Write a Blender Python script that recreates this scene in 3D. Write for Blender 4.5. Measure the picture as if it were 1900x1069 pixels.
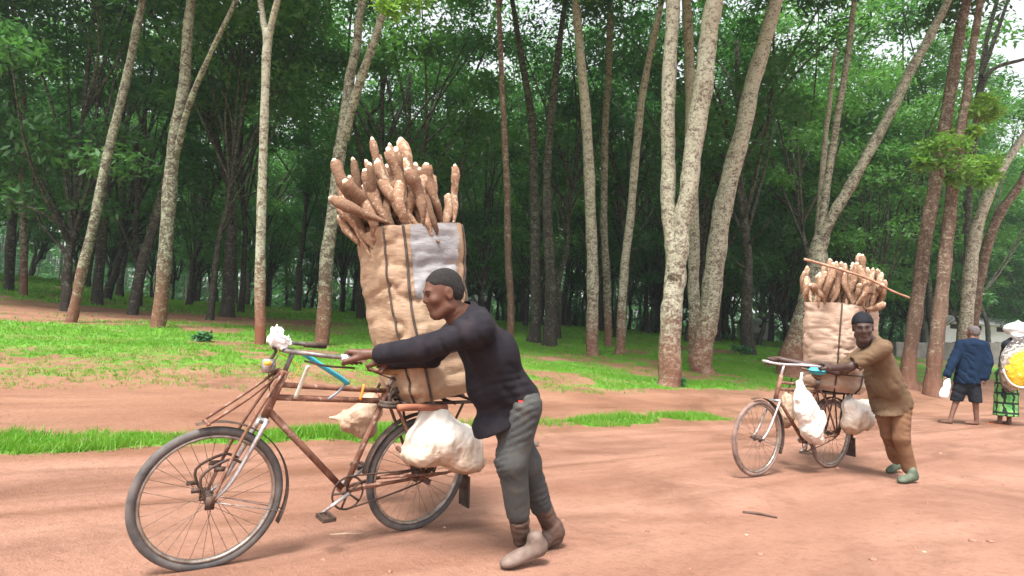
import bpy, math, random
import numpy as np
from mathutils import Vector, Matrix, Euler

# ------------------------------------------------------------------ camera, sky, sun, exposure
sc = bpy.context.scene
for o in list(bpy.data.objects):
    bpy.data.objects.remove(o)
COL = sc.collection
W, H, FPX = 1900.0, 1069.0, 1150.0
CAM_H = 1.137
PITCH, ROLL = math.radians(4.71), math.radians(3.0)
C0 = np.array([0, 0, CAM_H])
FW = np.array([0, math.cos(PITCH), math.sin(PITCH)])
_r0 = np.array([1.0, 0, 0]); _u0 = np.array([0, -math.sin(PITCH), math.cos(PITCH)])
RT = math.cos(ROLL) * _r0 + math.sin(ROLL) * _u0
UP = -math.sin(ROLL) * _r0 + math.cos(ROLL) * _u0
cd = bpy.data.cameras.new('camera'); cam = bpy.data.objects.new('camera', cd); COL.objects.link(cam)
cd.sensor_width = 36.0; cd.lens = FPX / W * 36.0; cd.clip_end = 2000; cd.clip_start = 0.05
M = Matrix(((RT[0], UP[0], -FW[0], 0), (RT[1], UP[1], -FW[1], 0), (RT[2], UP[2], -FW[2], CAM_H), (0, 0, 0, 1)))
cam.matrix_world = M
sc.camera = cam

SUN_EL, SUN_AZ = math.radians(62), math.radians(200)      # azimuth clockwise from +Y
wd = bpy.data.worlds.new('World'); sc.world = wd; wd.use_nodes = True
wn = wd.node_tree.nodes; wl = wd.node_tree.links; wn.clear()
sky = wn.new('ShaderNodeTexSky'); sky.sky_type = 'NISHITA'; sky.sun_disc = False
sky.sun_elevation = SUN_EL; sky.sun_rotation = SUN_AZ; sky.dust_density = 6.0; sky.air_density = 1.0; sky.altitude = 800
hs = wn.new('ShaderNodeHueSaturation'); hs.inputs['Saturation'].default_value = 0.16
bg = wn.new('ShaderNodeBackground'); bg.inputs['Strength'].default_value = 0.085
wo = wn.new('ShaderNodeOutputWorld')
wl.new(sky.outputs[0], hs.inputs['Color']); wl.new(hs.outputs[0], bg.inputs['Color']); wl.new(bg.outputs[0], wo.inputs['Surface'])
sd = bpy.data.lights.new('sun', 'SUN'); sd.energy = 1.5; sd.angle = math.radians(14); sd.color = (1.0, 0.96, 0.90)
so = bpy.data.objects.new('sun', sd); COL.objects.link(so)
sdir = Vector((math.sin(SUN_AZ) * math.cos(SUN_EL), math.cos(SUN_AZ) * math.cos(SUN_EL), math.sin(SUN_EL)))
so.rotation_euler = sdir.to_track_quat('Z', 'Y').to_euler(); so.location = sdir * 60
sc.view_settings.view_transform = 'Standard'; sc.view_settings.look = 'None'
sc.view_settings.gamma = 1.0; sc.view_settings.use_curve_mapping = False
sc.view_settings.exposure = 2.32
sc.render.engine = 'CYCLES'
cy = sc.cycles
cy.use_denoising = True
cy.max_bounces = 6; cy.diffuse_bounces = 4; cy.glossy_bounces = 2; cy.transmission_bounces = 3; cy.transparent_max_bounces = 6; cy.volume_bounces = 0
cy.caustics_reflective = False; cy.caustics_refractive = False

RNG = np.random.default_rng(7)
random.seed(11)

# ------------------------------------------------------------------ geometry of the place
def P(x, y, d):
    """point seen at photo pixel (x, y) at depth d metres"""
    return C0 + FW * d + RT * ((x - W / 2) / FPX * d) + UP * ((H / 2 - y) / FPX * d)
E0 = np.array([-3.8, 4.79]); US = np.array([0.830, 0.557]); US = US / np.linalg.norm(US); NT = np.array([-US[1], US[0]])
def st_of(x, y):
    q0 = np.asarray(x) - E0[0]; q1 = np.asarray(y) - E0[1]
    return q0 * US[0] + q1 * US[1], q0 * NT[0] + q1 * NT[1]
def xy_of(s, t):
    return E0[0] + s * US[0] + t * NT[0], E0[1] + s * US[1] + t * NT[1]
def sstep(a, b, x):
    k = np.clip((np.asarray(x, float) - a) / (b - a), 0, 1); return k * k * (3 - 2 * k)
def hz_st(s, t):
    s = np.asarray(s, float); t = np.asarray(t, float)
    q = np.maximum(0, t - 1.0)
    z = 0.052 * np.minimum(q, 40) + 0.03 * np.clip(q - 40, 0, 80) + 0.42 * (1 - np.exp(-q * q / (q + 2) / 4))
    z = z + 0.30 * sstep(13, 26, s) * (1 - np.exp(-q / 4)) * np.clip(1.2 - t / 60, 0, 1)
    z = z + 0.030 * np.clip(t - 13, 0, 30) * sstep(5, -3, s)
    z = z + 0.05 * np.sin(s * 0.7 + t * 0.45) * np.sin(t * 0.6 - s * 0.22 + 1) * sstep(2, 6, t)
    # shallow wheel ruts along the road
    rut = -0.016 * np.exp(-((t + 1.0 + 0.1 * np.sin(s * 0.5)) / 0.16) ** 2) - 0.014 * np.exp(-((t + 2.5 + 0.12 * np.sin(s * 0.4 + 1)) / 0.2) ** 2)
    rut = rut - 0.02 * np.exp(-((t - 1.7 + 0.15 * np.sin(s * 0.6)) / 0.3) ** 2)
    z = z + rut + 0.035 * np.exp(-((t - 0.45) / 0.4) ** 2) * sstep(9.5, 8.0, s)
    z = z + 0.0015 * np.sin(s * 3.1 + np.sin(t * 2.3)) * np.sin(t * 4.3 + np.sin(s * 1.7))
    return z
def hz(x, y):
    return hz_st(*st_of(x, y))
def cast(px, py):
    v = FW + RT * ((px - W / 2) / FPX) + UP * ((H / 2 - py) / FPX)
    for k in np.concatenate([np.arange(1, 20, .02), np.arange(20, 140, .1)]):
        p = C0 + v * k
        if p[2] < hz(p[0], p[1]):
            return p, k
    return p, k

# ------------------------------------------------------------------ mesh helpers
class MB:
    def __init__(self): self.v = []; self.f = []; self.n = 0
    def add(self, verts, faces):
        verts = np.asarray(verts, float).reshape(-1, 3)
        self.v.append(verts); o = self.n
        self.f.extend([tuple(i + o for i in fc) for fc in faces]); self.n += len(verts)
    def tube(self, pts, rad, n=8, cap=True, flat=1.0, jit=0.0, rng=None):
        pts = np.asarray(pts, float); m = len(pts)
        rad = np.full(m, rad, float) if np.isscalar(rad) else np.asarray(rad, float)
        tg = np.gradient(pts, axis=0); tg /= np.linalg.norm(tg, axis=1)[:, None] + 1e-12
        ref = np.array([0, 0, 1.0]) if abs(tg[0][2]) < 0.9 else np.array([1.0, 0, 0])
        a = np.cross(tg[0], ref); a /= np.linalg.norm(a)
        th = np.arange(n) * 2 * math.pi / n
        V = []
        for i in range(m):
            a = a - tg[i] * (a @ tg[i]); a /= np.linalg.norm(a); b = np.cross(tg[i], a)
            rr = np.full(n, rad[i])
            if jit: rr = rr * (1 + jit * rng.normal(size=n))
            V.append(pts[i] + np.cos(th)[:, None] * a * rr[:, None] + np.sin(th)[:, None] * b * rr[:, None] * flat)
        V = np.concatenate(V); Fc = []
        for i in range(m - 1):
            for j in range(n):
                k = (j + 1) % n
                Fc.append((i * n + j, i * n + k, (i + 1) * n + k, (i + 1) * n + j))
        if cap:
            Fc.append(tuple(range(n - 1, -1, -1))); Fc.append(tuple((m - 1) * n + j for j in range(n)))
        self.add(V, Fc)
    def box(self, c, size, rot=None):
        hx, hy, hz_ = np.asarray(size) / 2
        V = np.array([(x, y, z) for x in (-hx, hx) for y in (-hy, hy) for z in (-hz_, hz_)])
        if rot is not None: V = V @ np.asarray(rot).T
        self.add(V + np.asarray(c), [(0, 1, 3, 2), (4, 6, 7, 5), (0, 4, 5, 1), (2, 3, 7, 6), (0, 2, 6, 4), (1, 5, 7, 3)])
    def torus(self, c, axis_u, axis_v, R, r, n=64, m=10, a0=0, a1=2 * math.pi, rv=None):
        """ring in the plane (u, v)"""
        c = np.asarray(c, float); u = np.asarray(axis_u, float); v = np.asarray(axis_v, float); w = np.cross(u, v)
        rv = r if rv is None else rv
        full = abs(a1 - a0) > 6.28; V = []
        angs = np.linspace(a0, a1, n, endpoint=not full)
        for t in angs:
            e = math.cos(t) * u + math.sin(t) * v
            for j in range(m):
                p = 2 * math.pi * j / m
                V.append(c + e * (R + r * math.cos(p)) + w * rv * math.sin(p))
        Fc = []; q = n if full else n - 1
        for i in range(q):
            i2 = (i + 1) % n
            for j in range(m):
                k = (j + 1) % m
                Fc.append((i * m + j, i2 * m + j, i2 * m + k, i * m + k))
        if not full:
            Fc.append(tuple(range(m))); Fc.append(tuple((n - 1) * m + j for j in range(m - 1, -1, -1)))
        self.add(V, Fc)
    def disc(self, c, axis, R, th, n=20):
        self.tube([np.asarray(c) - np.asarray(axis) * th / 2, np.asarray(c) + np.asarray(axis) * th / 2], R, n)
    def mesh(self, name, mat, smooth=True, xf=None):
        V = np.concatenate(self.v) if self.v else np.zeros((0, 3))
        if xf is not None: V = xf(V)
        me = bpy.data.meshes.new(name); me.from_pydata(V.tolist(), [], self.f)
        if smooth: me.polygons.foreach_set('use_smooth', np.ones(len(me.polygons), bool))
        if mat: me.materials.append(mat)
        me.update(); return me
    def build(self, name, mat, parent=None, smooth=True, xf=None):
        return link(name, self.mesh(name, mat, smooth, xf), parent)

def link(name, me, parent=None):
    o = bpy.data.objects.new(name, me); COL.objects.link(o)
    if parent is not None: o.parent = parent
    return o
def tag(o, label=None, cat=None, group=None, kind=None):
    if label: o['label'] = label
    if cat: o['category'] = cat
    if group: o['group'] = group
    if kind: o['kind'] = kind
    return o
def empty(name, loc, label=None, cat=None, group=None):
    o = bpy.data.objects.new(name, None); COL.objects.link(o); o.location = [float(c) for c in loc]; o.empty_display_size = 0.2
    return tag(o, label, cat, group)
def shift(root):
    """vertex transform: world coordinates -> the root's local ones (roots are only translated)"""
    L = np.array(root.location); return lambda V: V - L
def spline(pts, k=6):
    """Catmull-Rom through points (any dimension)"""
    pts = np.asarray(pts, float)
    if len(pts) < 3: return np.array([pts[0] + (pts[-1] - pts[0]) * t for t in np.linspace(0, 1, k + 1)])
    q = np.vstack([2 * pts[0] - pts[1], pts, 2 * pts[-1] - pts[-2]]); out = []
    for i in range(1, len(q) - 2):
        for t in np.linspace(0, 1, k, endpoint=False):
            a, b, c, d = q[i - 1], q[i], q[i + 1], q[i + 2]
            out.append(0.5 * (2 * b + (c - a) * t + (2 * a - 5 * b + 4 * c - d) * t * t + (3 * b - a - 3 * c + d) * t ** 3))
    out.append(pts[-1]); return np.array(out)
def fastmesh(name, V, F, mat, nv):
    """V (n,3), F (m,nv) arrays"""
    me = bpy.data.meshes.new(name); V = np.asarray(V, np.float32); F = np.asarray(F, np.int32)
    me.vertices.add(len(V)); me.vertices.foreach_set('co', V.ravel())
    me.loops.add(F.size); me.loops.foreach_set('vertex_index', F.ravel())
    me.polygons.add(len(F)); me.polygons.foreach_set('loop_start', np.arange(len(F), dtype=np.int32) * nv)
    me.polygons.foreach_set('loop_total', np.full(len(F), nv, np.int32))
    if mat: me.materials.append(mat)
    me.update(calc_edges=True); me.validate(); return me

# ---- implicit surfaces: smooth unions of tapered capsules / ellipsoids, meshed by surface nets
def _n(v): v = np.asarray(v, float); return v / (np.linalg.norm(v) + 1e-12)
class Field:
    def __init__(self, pts, pad, h):
        pts = np.asarray(pts, float); self.h = h
        self.lo = pts.min(0) - pad; n = np.ceil((pts.max(0) + pad - self.lo) / h).astype(int) + 1
        self.n = n; self.D = np.full(n, 1.0, np.float32)
        self.ax = [self.lo[i] + h * np.arange(n[i]) for i in range(3)]
    def _box(self, lo, hi):
        sl = []
        for i in range(3):
            a = max(0, int(math.floor((lo[i] - self.lo[i]) / self.h))); b = min(self.n[i], int(math.ceil((hi[i] - self.lo[i]) / self.h)) + 1)
            if b <= a: return None, None
            sl.append(slice(a, b))
        g = np.stack(np.meshgrid(*[self.ax[i][sl[i]] for i in range(3)], indexing='ij'), -1)
        return tuple(sl), g
    def _mix(self, sl, d, k, sub=False):
        D = self.D[sl]
        if sub:
            if k > 0:
                hh = np.clip(0.5 - 0.5 * (D + d) / k, 0, 1); D = D * (1 - hh) + (-d) * hh + k * hh * (1 - hh)
            else: D = np.maximum(D, -d)
        elif k > 0:
            hh = np.clip(0.5 + 0.5 * (D - d) / k, 0, 1); D = D * (1 - hh) + d * hh - k * hh * (1 - hh)
        else: D = np.minimum(D, d)
        self.D[sl] = D
    def cap(self, a, b, ra, rb=None, k=0.02, sub=False):
        a = np.asarray(a, float); b = np.asarray(b, float); rb = ra if rb is None else rb
        m = max(ra, rb) + k + 4 * self.h
        sl, g = self._box(np.minimum(a, b) - m, np.maximum(a, b) + m)
        if sl is None: return self
        ab = b - a; L = ab @ ab + 1e-12
        t = np.clip(((g - a) @ ab) / L, 0, 1)
        d = np.linalg.norm(g - a - t[..., None] * ab, axis=-1) - (ra + (rb - ra) * t)
        self._mix(sl, d, k, sub); return self
    def ell(self, c, r, k=0.02, B=None, sub=False):
        c = np.asarray(c, float); r = np.asarray(r, float)
        m = r.max() + k + 4 * self.h
        sl, g = self._box(c - m, c + m)
        if sl is None: return self
        q = g - c
        if B is not None: q = q @ np.asarray(B).T       # rows of B are the local axes
        k0 = np.linalg.norm(q / r, axis=-1); k1 = np.linalg.norm(q / (r * r), axis=-1) + 1e-9
        d = k0 * (k0 - 1) / k1
        self._mix(sl, d, k, sub); return self
    def plane(self, p, n, k=0.004):
        """keep the side the normal points away from"""
        g = np.stack(np.meshgrid(*self.ax, indexing='ij'), -1)
        d = (g - np.asarray(p)) @ _n(n)
        self.D = np.maximum(self.D, d).astype(np.float32); return self
    def warp(self, fn):
        g = np.stack(np.meshgrid(*self.ax, indexing='ij'), -1); self.D = (self.D + fn(g)).astype(np.float32); return self
    def verts(self):
        D = self.D; h = self.h; s = D < 0
        nx, ny, nz = D.shape
        acc = np.zeros((nx - 1, ny - 1, nz - 1, 3), np.float32); cnt = np.zeros((nx - 1, ny - 1, nz - 1), np.float32)
        corners = [(i, j, k) for i in (0, 1) for j in (0, 1) for k in (0, 1)]
        def sub(A, c): return A[c[0]:nx - 1 + c[0], c[1]:ny - 1 + c[1], c[2]:nz - 1 + c[2]]
        for c in corners:
            for ax in range(3):
                if c[ax]: continue
                e = list(c); e[ax] = 1
                da, db = sub(D, c), sub(D, e); x = (da < 0) != (db < 0)
                t = np.where(x, da / np.where(x, da - db, 1), 0)
                for q in range(3): acc[..., q] += np.where(x, c[q] + (t if q == ax else 0), 0)
                cnt += x
        act = cnt > 0; idx = -np.ones(act.shape, np.int64); ii = np.argwhere(act); idx[act] = np.arange(len(ii))
        V = (ii + acc[act] / cnt[act][:, None]) * h + self.lo
        Q = []
        for ax in range(3):
            a, b = [q for q in range(3) if q != ax]
            s0 = np.take(s, range(s.shape[ax] - 1), ax); s1 = np.take(s, range(1, s.shape[ax]), ax)
            e = np.argwhere(s0 != s1)
            e = e[(e[:, a] > 0) & (e[:, b] > 0) & (e[:, a] < act.shape[a]) & (e[:, b] < act.shape[b])]
            if not len(e): continue
            def at(da, db):
                q = e.copy(); q[:, a] -= da; q[:, b] -= db; return idx[q[:, 0], q[:, 1], q[:, 2]]
            quad = np.stack([at(1, 1), at(0, 1), at(0, 0), at(1, 0)], 1)
            fl = s[e[:, 0], e[:, 1], e[:, 2]]
            if ax == 1: fl = ~fl
            quad[~fl] = quad[~fl][:, ::-1]
            Q.append(quad)
        Q = np.concatenate(Q); Q = Q[(Q >= 0).all(1)]
        return V, Q
def sdf_obj(name, fields, mat, parent):
    fields = fields if isinstance(fields, list) else [fields]
    VV, QQ, o = [], [], 0
    for f in fields:
        v, q = f.verts(); VV.append(v); QQ.append(q + o); o += len(v)
    V = np.concatenate(VV); 
    if parent is not None: V = shift(parent)(V)
    me = fastmesh(name, V, np.concatenate(QQ), mat, 4)
    me.polygons.foreach_set('use_smooth', np.ones(len(me.polygons), bool))
    return link(name, me, parent)

# ------------------------------------------------------------------ materials
class NT_:
    def __init__(self, name):
        self.m = bpy.data.materials.new(name); self.m.use_nodes = True
        self.t = self.m.node_tree; self.N = self.t.nodes; self.N.clear()
        self.out = self.N.new('ShaderNodeOutputMaterial')
    def n(self, ty, **kw):
        x = self.N.new(ty)
        for k, v in kw.items():
            if k in x.inputs: 
                if hasattr(v, 'is_output') or isinstance(v, bpy.types.NodeSocket): self.t.links.new(v, x.inputs[k])
                else: x.inputs[k].default_value = v
            else: setattr(x, k, v)
        return x
    def l(self, a, b): self.t.links.new(a, b)
    def coord(self, which='Object'): return self.n('ShaderNodeTexCoord').outputs[which]
    def noise(self, vec, scale, detail=4, rough=0.6, dist=0.0):
        x = self.n('ShaderNodeTexNoise'); x.inputs['Scale'].default_value = scale; x.inputs['Detail'].default_value = detail
        x.inputs['Roughness'].default_value = rough; x.inputs['Distortion'].default_value = dist
        self.l(vec, x.inputs['Vector']); return x.outputs['Fac']
    def ramp(self, fac, stops):
        x = self.n('ShaderNodeValToRGB'); self.l(fac, x.inputs[0]); e = x.color_ramp.elements
        while len(e) < len(stops): e.new(0.5)
        for el, (p, c) in zip(e, stops):
            el.position = p; el.color = (c, c, c, 1) if np.isscalar(c) else tuple(c) + (1,)
        return x.outputs[0]
    def mix(self, fac, a, b, mode='MIX'):
        x = self.n('ShaderNodeMixRGB'); x.blend_type = mode
        for i, v in enumerate((fac, a, b)):
            if isinstance(v, bpy.types.NodeSocket): self.l(v, x.inputs[i])
            else: x.inputs[i].default_value = v if np.isscalar(v) else tuple(v) + (1,)
        return x.outputs[0]
    def math(self, op, a, b=0.0):
        x = self.n('ShaderNodeMath'); x.operation = op
        for i, v in enumerate((a, b)):
            if isinstance(v, bpy.types.NodeSocket): self.l(v, x.inputs[i])
            else: x.inputs[i].default_value = v
        return x.outputs[0]
    def scalev(self, vec, s):
        x = self.n('ShaderNodeVectorMath'); x.operation = 'MULTIPLY'; self.l(vec, x.inputs[0]); x.inputs[1].default_value = s; return x.outputs[0]
    def bump(self, h, strength=0.3, dist=0.01):
        x = self.n('ShaderNodeBump'); x.inputs['Strength'].default_value = strength; x.inputs['Distance'].default_value = dist
        self.l(h, x.inputs['Height']); return x.outputs[0]
    def principled(self, col, rough=0.8, metal=0.0, normal=None, spec=0.5, **kw):
        x = self.n('ShaderNodeBsdfPrincipled')
        if isinstance(col, bpy.types.NodeSocket): self.l(col, x.inputs['Base Color'])
        else: x.inputs['Base Color'].default_value = tuple(col) + (1,)
        if isinstance(rough, bpy.types.NodeSocket): self.l(rough, x.inputs['Roughness'])
        else: x.inputs['Roughness'].default_value = rough
        x.inputs['Metallic'].default_value = metal; x.inputs['Specular IOR Level'].default_value = spec
        if normal is not None: self.l(normal, x.inputs['Normal'])
        for k, v in kw.items(): x.inputs[k].default_value = v
        self.l(x.outputs[0], self.out.inputs['Surface']); return x

def simple(name, c1, c2, scale=8.0, rough=0.8, metal=0.0, bump=0.2, bdist=0.005, bscale=None, spec=0.4, lo=0.35, hi=0.65, c3=None, s3=40.0, stretch=None):
    b = NT_(name); co = b.coord()
    cs = b.scalev(co, stretch) if stretch else co
    nz = b.noise(cs, scale, 5, 0.6)
    col = b.ramp(nz, [(lo, c1), (hi, c2)])
    if c3 is not None:
        n3 = b.noise(co, s3, 3, 0.6); col = b.mix(b.ramp(n3, [(0.55, 0.0), (0.68, 1.0)]), col, c3)
    h = b.noise(cs, bscale or scale * 4, 4, 0.65)
    b.principled(col, rough, metal, b.bump(h, bump, bdist), spec)
    return b.m

MAT = {}
def mats():
    # --- laterite road
    def soil(name, cols, wet):
        b = NT_(name); a = b.n('ShaderNodeAttribute'); a.attribute_name = 'st'; st = a.outputs['Vector']
        streak = b.noise(b.scalev(st, (0.3, 1.7, 1)), 1.0, 5, 0.6, 0.4)
        patch = b.noise(b.scalev(st, (0.5, 0.9, 1)), 1.0, 4, 0.55, 0.6)
        fine = b.noise(st, 14.0, 6, 0.7); grit = b.noise(st, 70.0, 3, 0.7)
        col = b.ramp(b.mix(0.5, streak, patch), [(0.36, cols[0]), (0.5, cols[1]), (0.64, cols[2])])
        tr = b.n('ShaderNodeAttribute'); tr.attribute_name = 'track'
        col = b.mix(b.math('MULTIPLY', tr.outputs['Fac'], b.ramp(b.noise(b.scalev(st, (0.5, 4.0, 1)), 1.3, 4, 0.6), [(0.35, 0.15), (0.62, 1.0)])), col, wet)
        col = b.mix(b.ramp(fine, [(0.32, 0.34), (0.5, 0.0)]), col, (0.13, 0.06, 0.036)); big = b.noise(b.scalev(st, (0.35, 0.55, 1)), 1.6, 6, 0.65, 0.8); col = b.mix(b.ramp(big, [(0.50, 0.0), (0.68, 0.6)]), col, wet)
        col = b.mix(b.ramp(fine, [(0.62, 0.0), (0.8, 0.45)]), col, (0.42, 0.24, 0.165))
        col = b.mix(b.ramp(grit, [(0.66, 0.0), (0.78, 0.5)]), col, (0.45, 0.30, 0.22))
        col = b.mix(b.ramp(b.noise(st, 38.0, 2, 0.5), [(0.70, 0.0), (0.76, 0.7)]), col, (0.20, 0.10, 0.07))
        hgt = b.math('ADD', b.math('MULTIPLY', fine, 1.0), b.math('MULTIPLY', grit, 0.35))
        hgt = b.math('ADD', hgt, b.math('MULTIPLY', streak, 0.5))
        if name == 'forest_floor':
            g = b.n('ShaderNodeAttribute'); g.attribute_name = 'grass'
            gn = b.noise(st, 5.0, 5, 0.7)
            k = b.math('ADD', g.outputs['Fac'], b.math('MULTIPLY', b.math('SUBTRACT', gn, 0.5), 1.6))
            green = b.ramp(b.noise(st, 1.3, 4, 0.6), [(0.3, (0.065, 0.18, 0.016)), (0.7, (0.12, 0.28, 0.024))])
            col = b.mix(b.ramp(k, [(0.42, 0.0), (0.75, 1.0)]), col, green)
        rough = b.math('SUBTRACT', b.ramp(patch, [(0.3, 0.62), (0.7, 0.95)]), b.math('MULTIPLY', tr.outputs['Fac'], 0.42))
        b.principled(col, rough, 0, b.bump(hgt, 0.9, 0.026), 0.35); return b.m
    MAT['road'] = soil('laterite_road', [(0.225, 0.106, 0.068), (0.28, 0.142, 0.096), (0.335, 0.180, 0.126)], (0.115, 0.048, 0.025))
    MAT['floor'] = soil('forest_floor', [(0.20, 0.092, 0.055), (0.25, 0.124, 0.075), (0.29, 0.155, 0.097)], (0.105, 0.046, 0.025))
    # --- bark
    def bark(name, base, lich, amount, red):
        b = NT_(name); co = b.coord(); oi = b.n('ShaderNodeObjectInfo')
        off = b.n('ShaderNodeVectorMath'); off.operation = 'ADD'; b.l(co, off.inputs[0])
        sc_ = b.n('ShaderNodeVectorMath'); sc_.operation = 'SCALE'; sc_.inputs[0].default_value = (37, 19, 0); b.l(oi.outputs['Random'], sc_.inputs['Scale']); b.l(sc_.outputs[0], off.inputs[1])
        v = off.outputs[0]
        n1 = b.noise(b.scalev(v, (1, 1, 0.22)), 9, 5, 0.65); n2 = b.noise(b.scalev(v, (1, 1, 1.5)), 5.5, 6, 0.75, 0.8); n3 = b.noise(v, 22, 3, 0.6)
        col = b.ramp(n1, [(0.3, tuple(c * 0.6 for c in base)), (0.7, tuple(c * 1.35 for c in base))])
        sep = b.n('ShaderNodeSeparateXYZ'); b.l(co, sep.inputs[0])
        hgt = b.ramp(b.math('MULTIPLY', sep.outputs['Z'], 0.1), [(0.02, 0.0), (0.14, 0.05), (0.34, 0.09), (0.8, 0.13)])
        k = b.math('ADD', b.math('ADD', n2, b.math('MULTIPLY', b.math('SUBTRACT', n3, 0.5), 0.5)), b.math('ADD', hgt, amount))
        lc = b.ramp(n3, [(0.3, lich), (0.7, tuple(min(1, c * 1.35) for c in lich))])
        col = b.mix(b.ramp(k, [(0.50, 0.0), (0.68, 1.0)]), col, lc)
        if red:
            rz = b.math('ADD', b.math('MULTIPLY', sep.outputs['Z'], 0.4), b.math('MULTIPLY', b.math('SUBTRACT', n2, 0.5), 0.8))
            col = b.mix(b.ramp(rz, [(0.15, red), (0.75, 0.0)]), col, (0.20, 0.075, 0.045))
        hh = b.math('ADD', n1, b.math('MULTIPLY', n3, 0.5))
        b.principled(col, 0.92, 0, b.bump(hh, 0.9, 0.03), 0.15); return b.m
    MAT['bark'] = bark('lichen_bark', (0.088, 0.066, 0.050), (0.25, 0.25, 0.18), -0.01, 0.6)
    MAT['bark_pale'] = bark('pale_lichen_bark', (0.115, 0.088, 0.067), (0.31, 0.30, 0.225), 0.03, 0.6)
    MAT['bark_brown'] = bark('brown_bark', (0.125, 0.080, 0.057), (0.27, 0.23, 0.17), -0.10, 0.4)
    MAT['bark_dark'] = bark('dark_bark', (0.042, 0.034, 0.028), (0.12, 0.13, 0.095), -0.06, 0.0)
    MAT['bark_red'] = bark('red_based_bark', (0.12, 0.085, 0.06), (0.30, 0.29, 0.22), 0.05, 0.95)
    # --- leaves
    def leaf(name, c1, c2, tr=0.35, c3=None):
        b = NT_(name); oi = b.n('ShaderNodeObjectInfo'); co = b.coord()
        n = b.noise(co, 0.55, 3, 0.6); n2 = b.noise(co, 9.0, 2, 0.5)
        k = b.math('ADD', b.math('MULTIPLY', n, 0.6), b.math('ADD', b.math('MULTIPLY', n2, 0.35), b.math('MULTIPLY', oi.outputs['Random'], 0.45)))
        col = b.ramp(k, [(0.35, c1), (0.85, c2)])
        if c3: col = b.mix(b.ramp(b.noise(co, 1.7, 5, 0.7), [(0.52, 0.0), (0.72, 0.75)]), col, c3)
        d = b.n('ShaderNodeBsdfDiffuse'); b.l(col, d.inputs[0])
        t = b.n('ShaderNodeBsdfTranslucent'); b.l(b.mix(1.0, col, (0.95, 1.0, 0.55), 'MULTIPLY'), t.inputs[0])
        g = b.n('ShaderNodeBsdfGlossy'); g.inputs['Roughness'].default_value = 0.45; g.inputs[0].default_value = (0.5, 0.5, 0.5, 1)
        m1 = b.n('ShaderNodeMixShader'); m1.inputs[0].default_value = tr; b.l(d.outputs[0], m1.inputs[1]); b.l(t.outputs[0], m1.inputs[2])
        m2 = b.n('ShaderNodeMixShader'); m2.inputs[0].default_value = 0.05; b.l(m1.outputs[0], m2.inputs[1]); b.l(g.outputs[0], m2.inputs[2])
        b.l(m2.outputs[0], b.out.inputs[0]); return b.m
    MAT['leaf'] = leaf('forest_leaves', (0.028, 0.115, 0.042), (0.125, 0.31, 0.085), 0.5)
    MAT['leaf_bright'] = leaf('young_leaves', (0.15, 0.32, 0.06), (0.27, 0.46, 0.09), 0.5)
    MAT['shrub'] = leaf('shrub_leaves', (0.045, 0.15, 0.06), (0.08, 0.22, 0.09), 0.3)
    MAT['grass'] = leaf('grass_blades', (0.085, 0.25, 0.018), (0.165, 0.37, 0.03), 0.45, (0.27, 0.30, 0.07))
    # --- bicycle
    MAT['tyre'] = simple('dusty_tyre', (0.055, 0.052, 0.052), (0.14, 0.12, 0.11), 9, 0.85, 0, 0.3, 0.003, 60)
    MAT['tyre_red'] = simple('red_dusted_tyre', (0.13, 0.085, 0.07), (0.26, 0.17, 0.14), 9, 0.85, 0, 0.3, 0.003, 60)
    MAT['rim'] = simple('worn_steel_rim', (0.20, 0.15, 0.12), (0.42, 0.37, 0.33), 20, 0.4, 0.7, 0.1, 0.001)
    MAT['spoke'] = simple('rusty_spoke', (0.10, 0.065, 0.05), (0.22, 0.16, 0.13), 30, 0.6, 0.4)
    MAT['rust'] = simple('rusted_frame', (0.13, 0.055, 0.035), (0.24, 0.115, 0.075), 14, 0.75, 0.15, 0.4, 0.002, 60, c3=(0.32, 0.22, 0.17), s3=30)
    MAT['rust_dark'] = simple('dark_rusted_steel', (0.045, 0.033, 0.03), (0.12, 0.07, 0.05), 18, 0.7, 0.3, 0.4, 0.002, 70)
    MAT['steel'] = simple('dull_steel', (0.32, 0.30, 0.30), (0.55, 0.53, 0.52), 18, 0.42, 0.7, 0.1, 0.001, 50, c3=(0.25, 0.13, 0.08), s3=22)
    MAT['chrome2'] = simple('scuffed_handlebar', (0.5, 0.48, 0.5), (0.72, 0.70, 0.72), 14, 0.38, 0.5, 0.1, 0.001)
    MAT['barsteel'] = simple('tarnished_bar', (0.10, 0.085, 0.08), (0.26, 0.235, 0.22), 16, 0.45, 0.5, 0.1, 0.001)
    MAT['leather'] = simple('worn_leather', (0.20, 0.105, 0.045), (0.36, 0.21, 0.09), 12, 0.6, 0, 0.4, 0.003, 70)
    MAT['grip'] = simple('white_grip', (0.62, 0.62, 0.6), (0.78, 0.78, 0.75), 20, 0.6)
    MAT['blue'] = simple('blue_strap', (0.03, 0.36, 0.50), (0.07, 0.52, 0.66), 12, 0.5)
    MAT['bluegrey'] = simple('blue_grey_strap', (0.20, 0.27, 0.34), (0.32, 0.39, 0.46), 20, 0.6)
    MAT['palestrap'] = simple('pale_strap', (0.58, 0.62, 0.52), (0.76, 0.78, 0.7), 20, 0.6)
    MAT['orange'] = simple('orange_tie', (0.60, 0.20, 0.03), (0.75, 0.33, 0.05), 20, 0.6)
    MAT['yellowp'] = simple('yellow_plastic', (0.70, 0.36, 0.03), (0.8, 0.5, 0.05), 20, 0.5)
    MAT['rope'] = simple('dark_rubber_strap', (0.035, 0.025, 0.02), (0.09, 0.06, 0.045), 30, 0.8, 0, 0.5, 0.003, 90)
    MAT['flap'] = simple('mud_flap', (0.035, 0.022, 0.018), (0.09, 0.055, 0.04), 12, 0.8)
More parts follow.
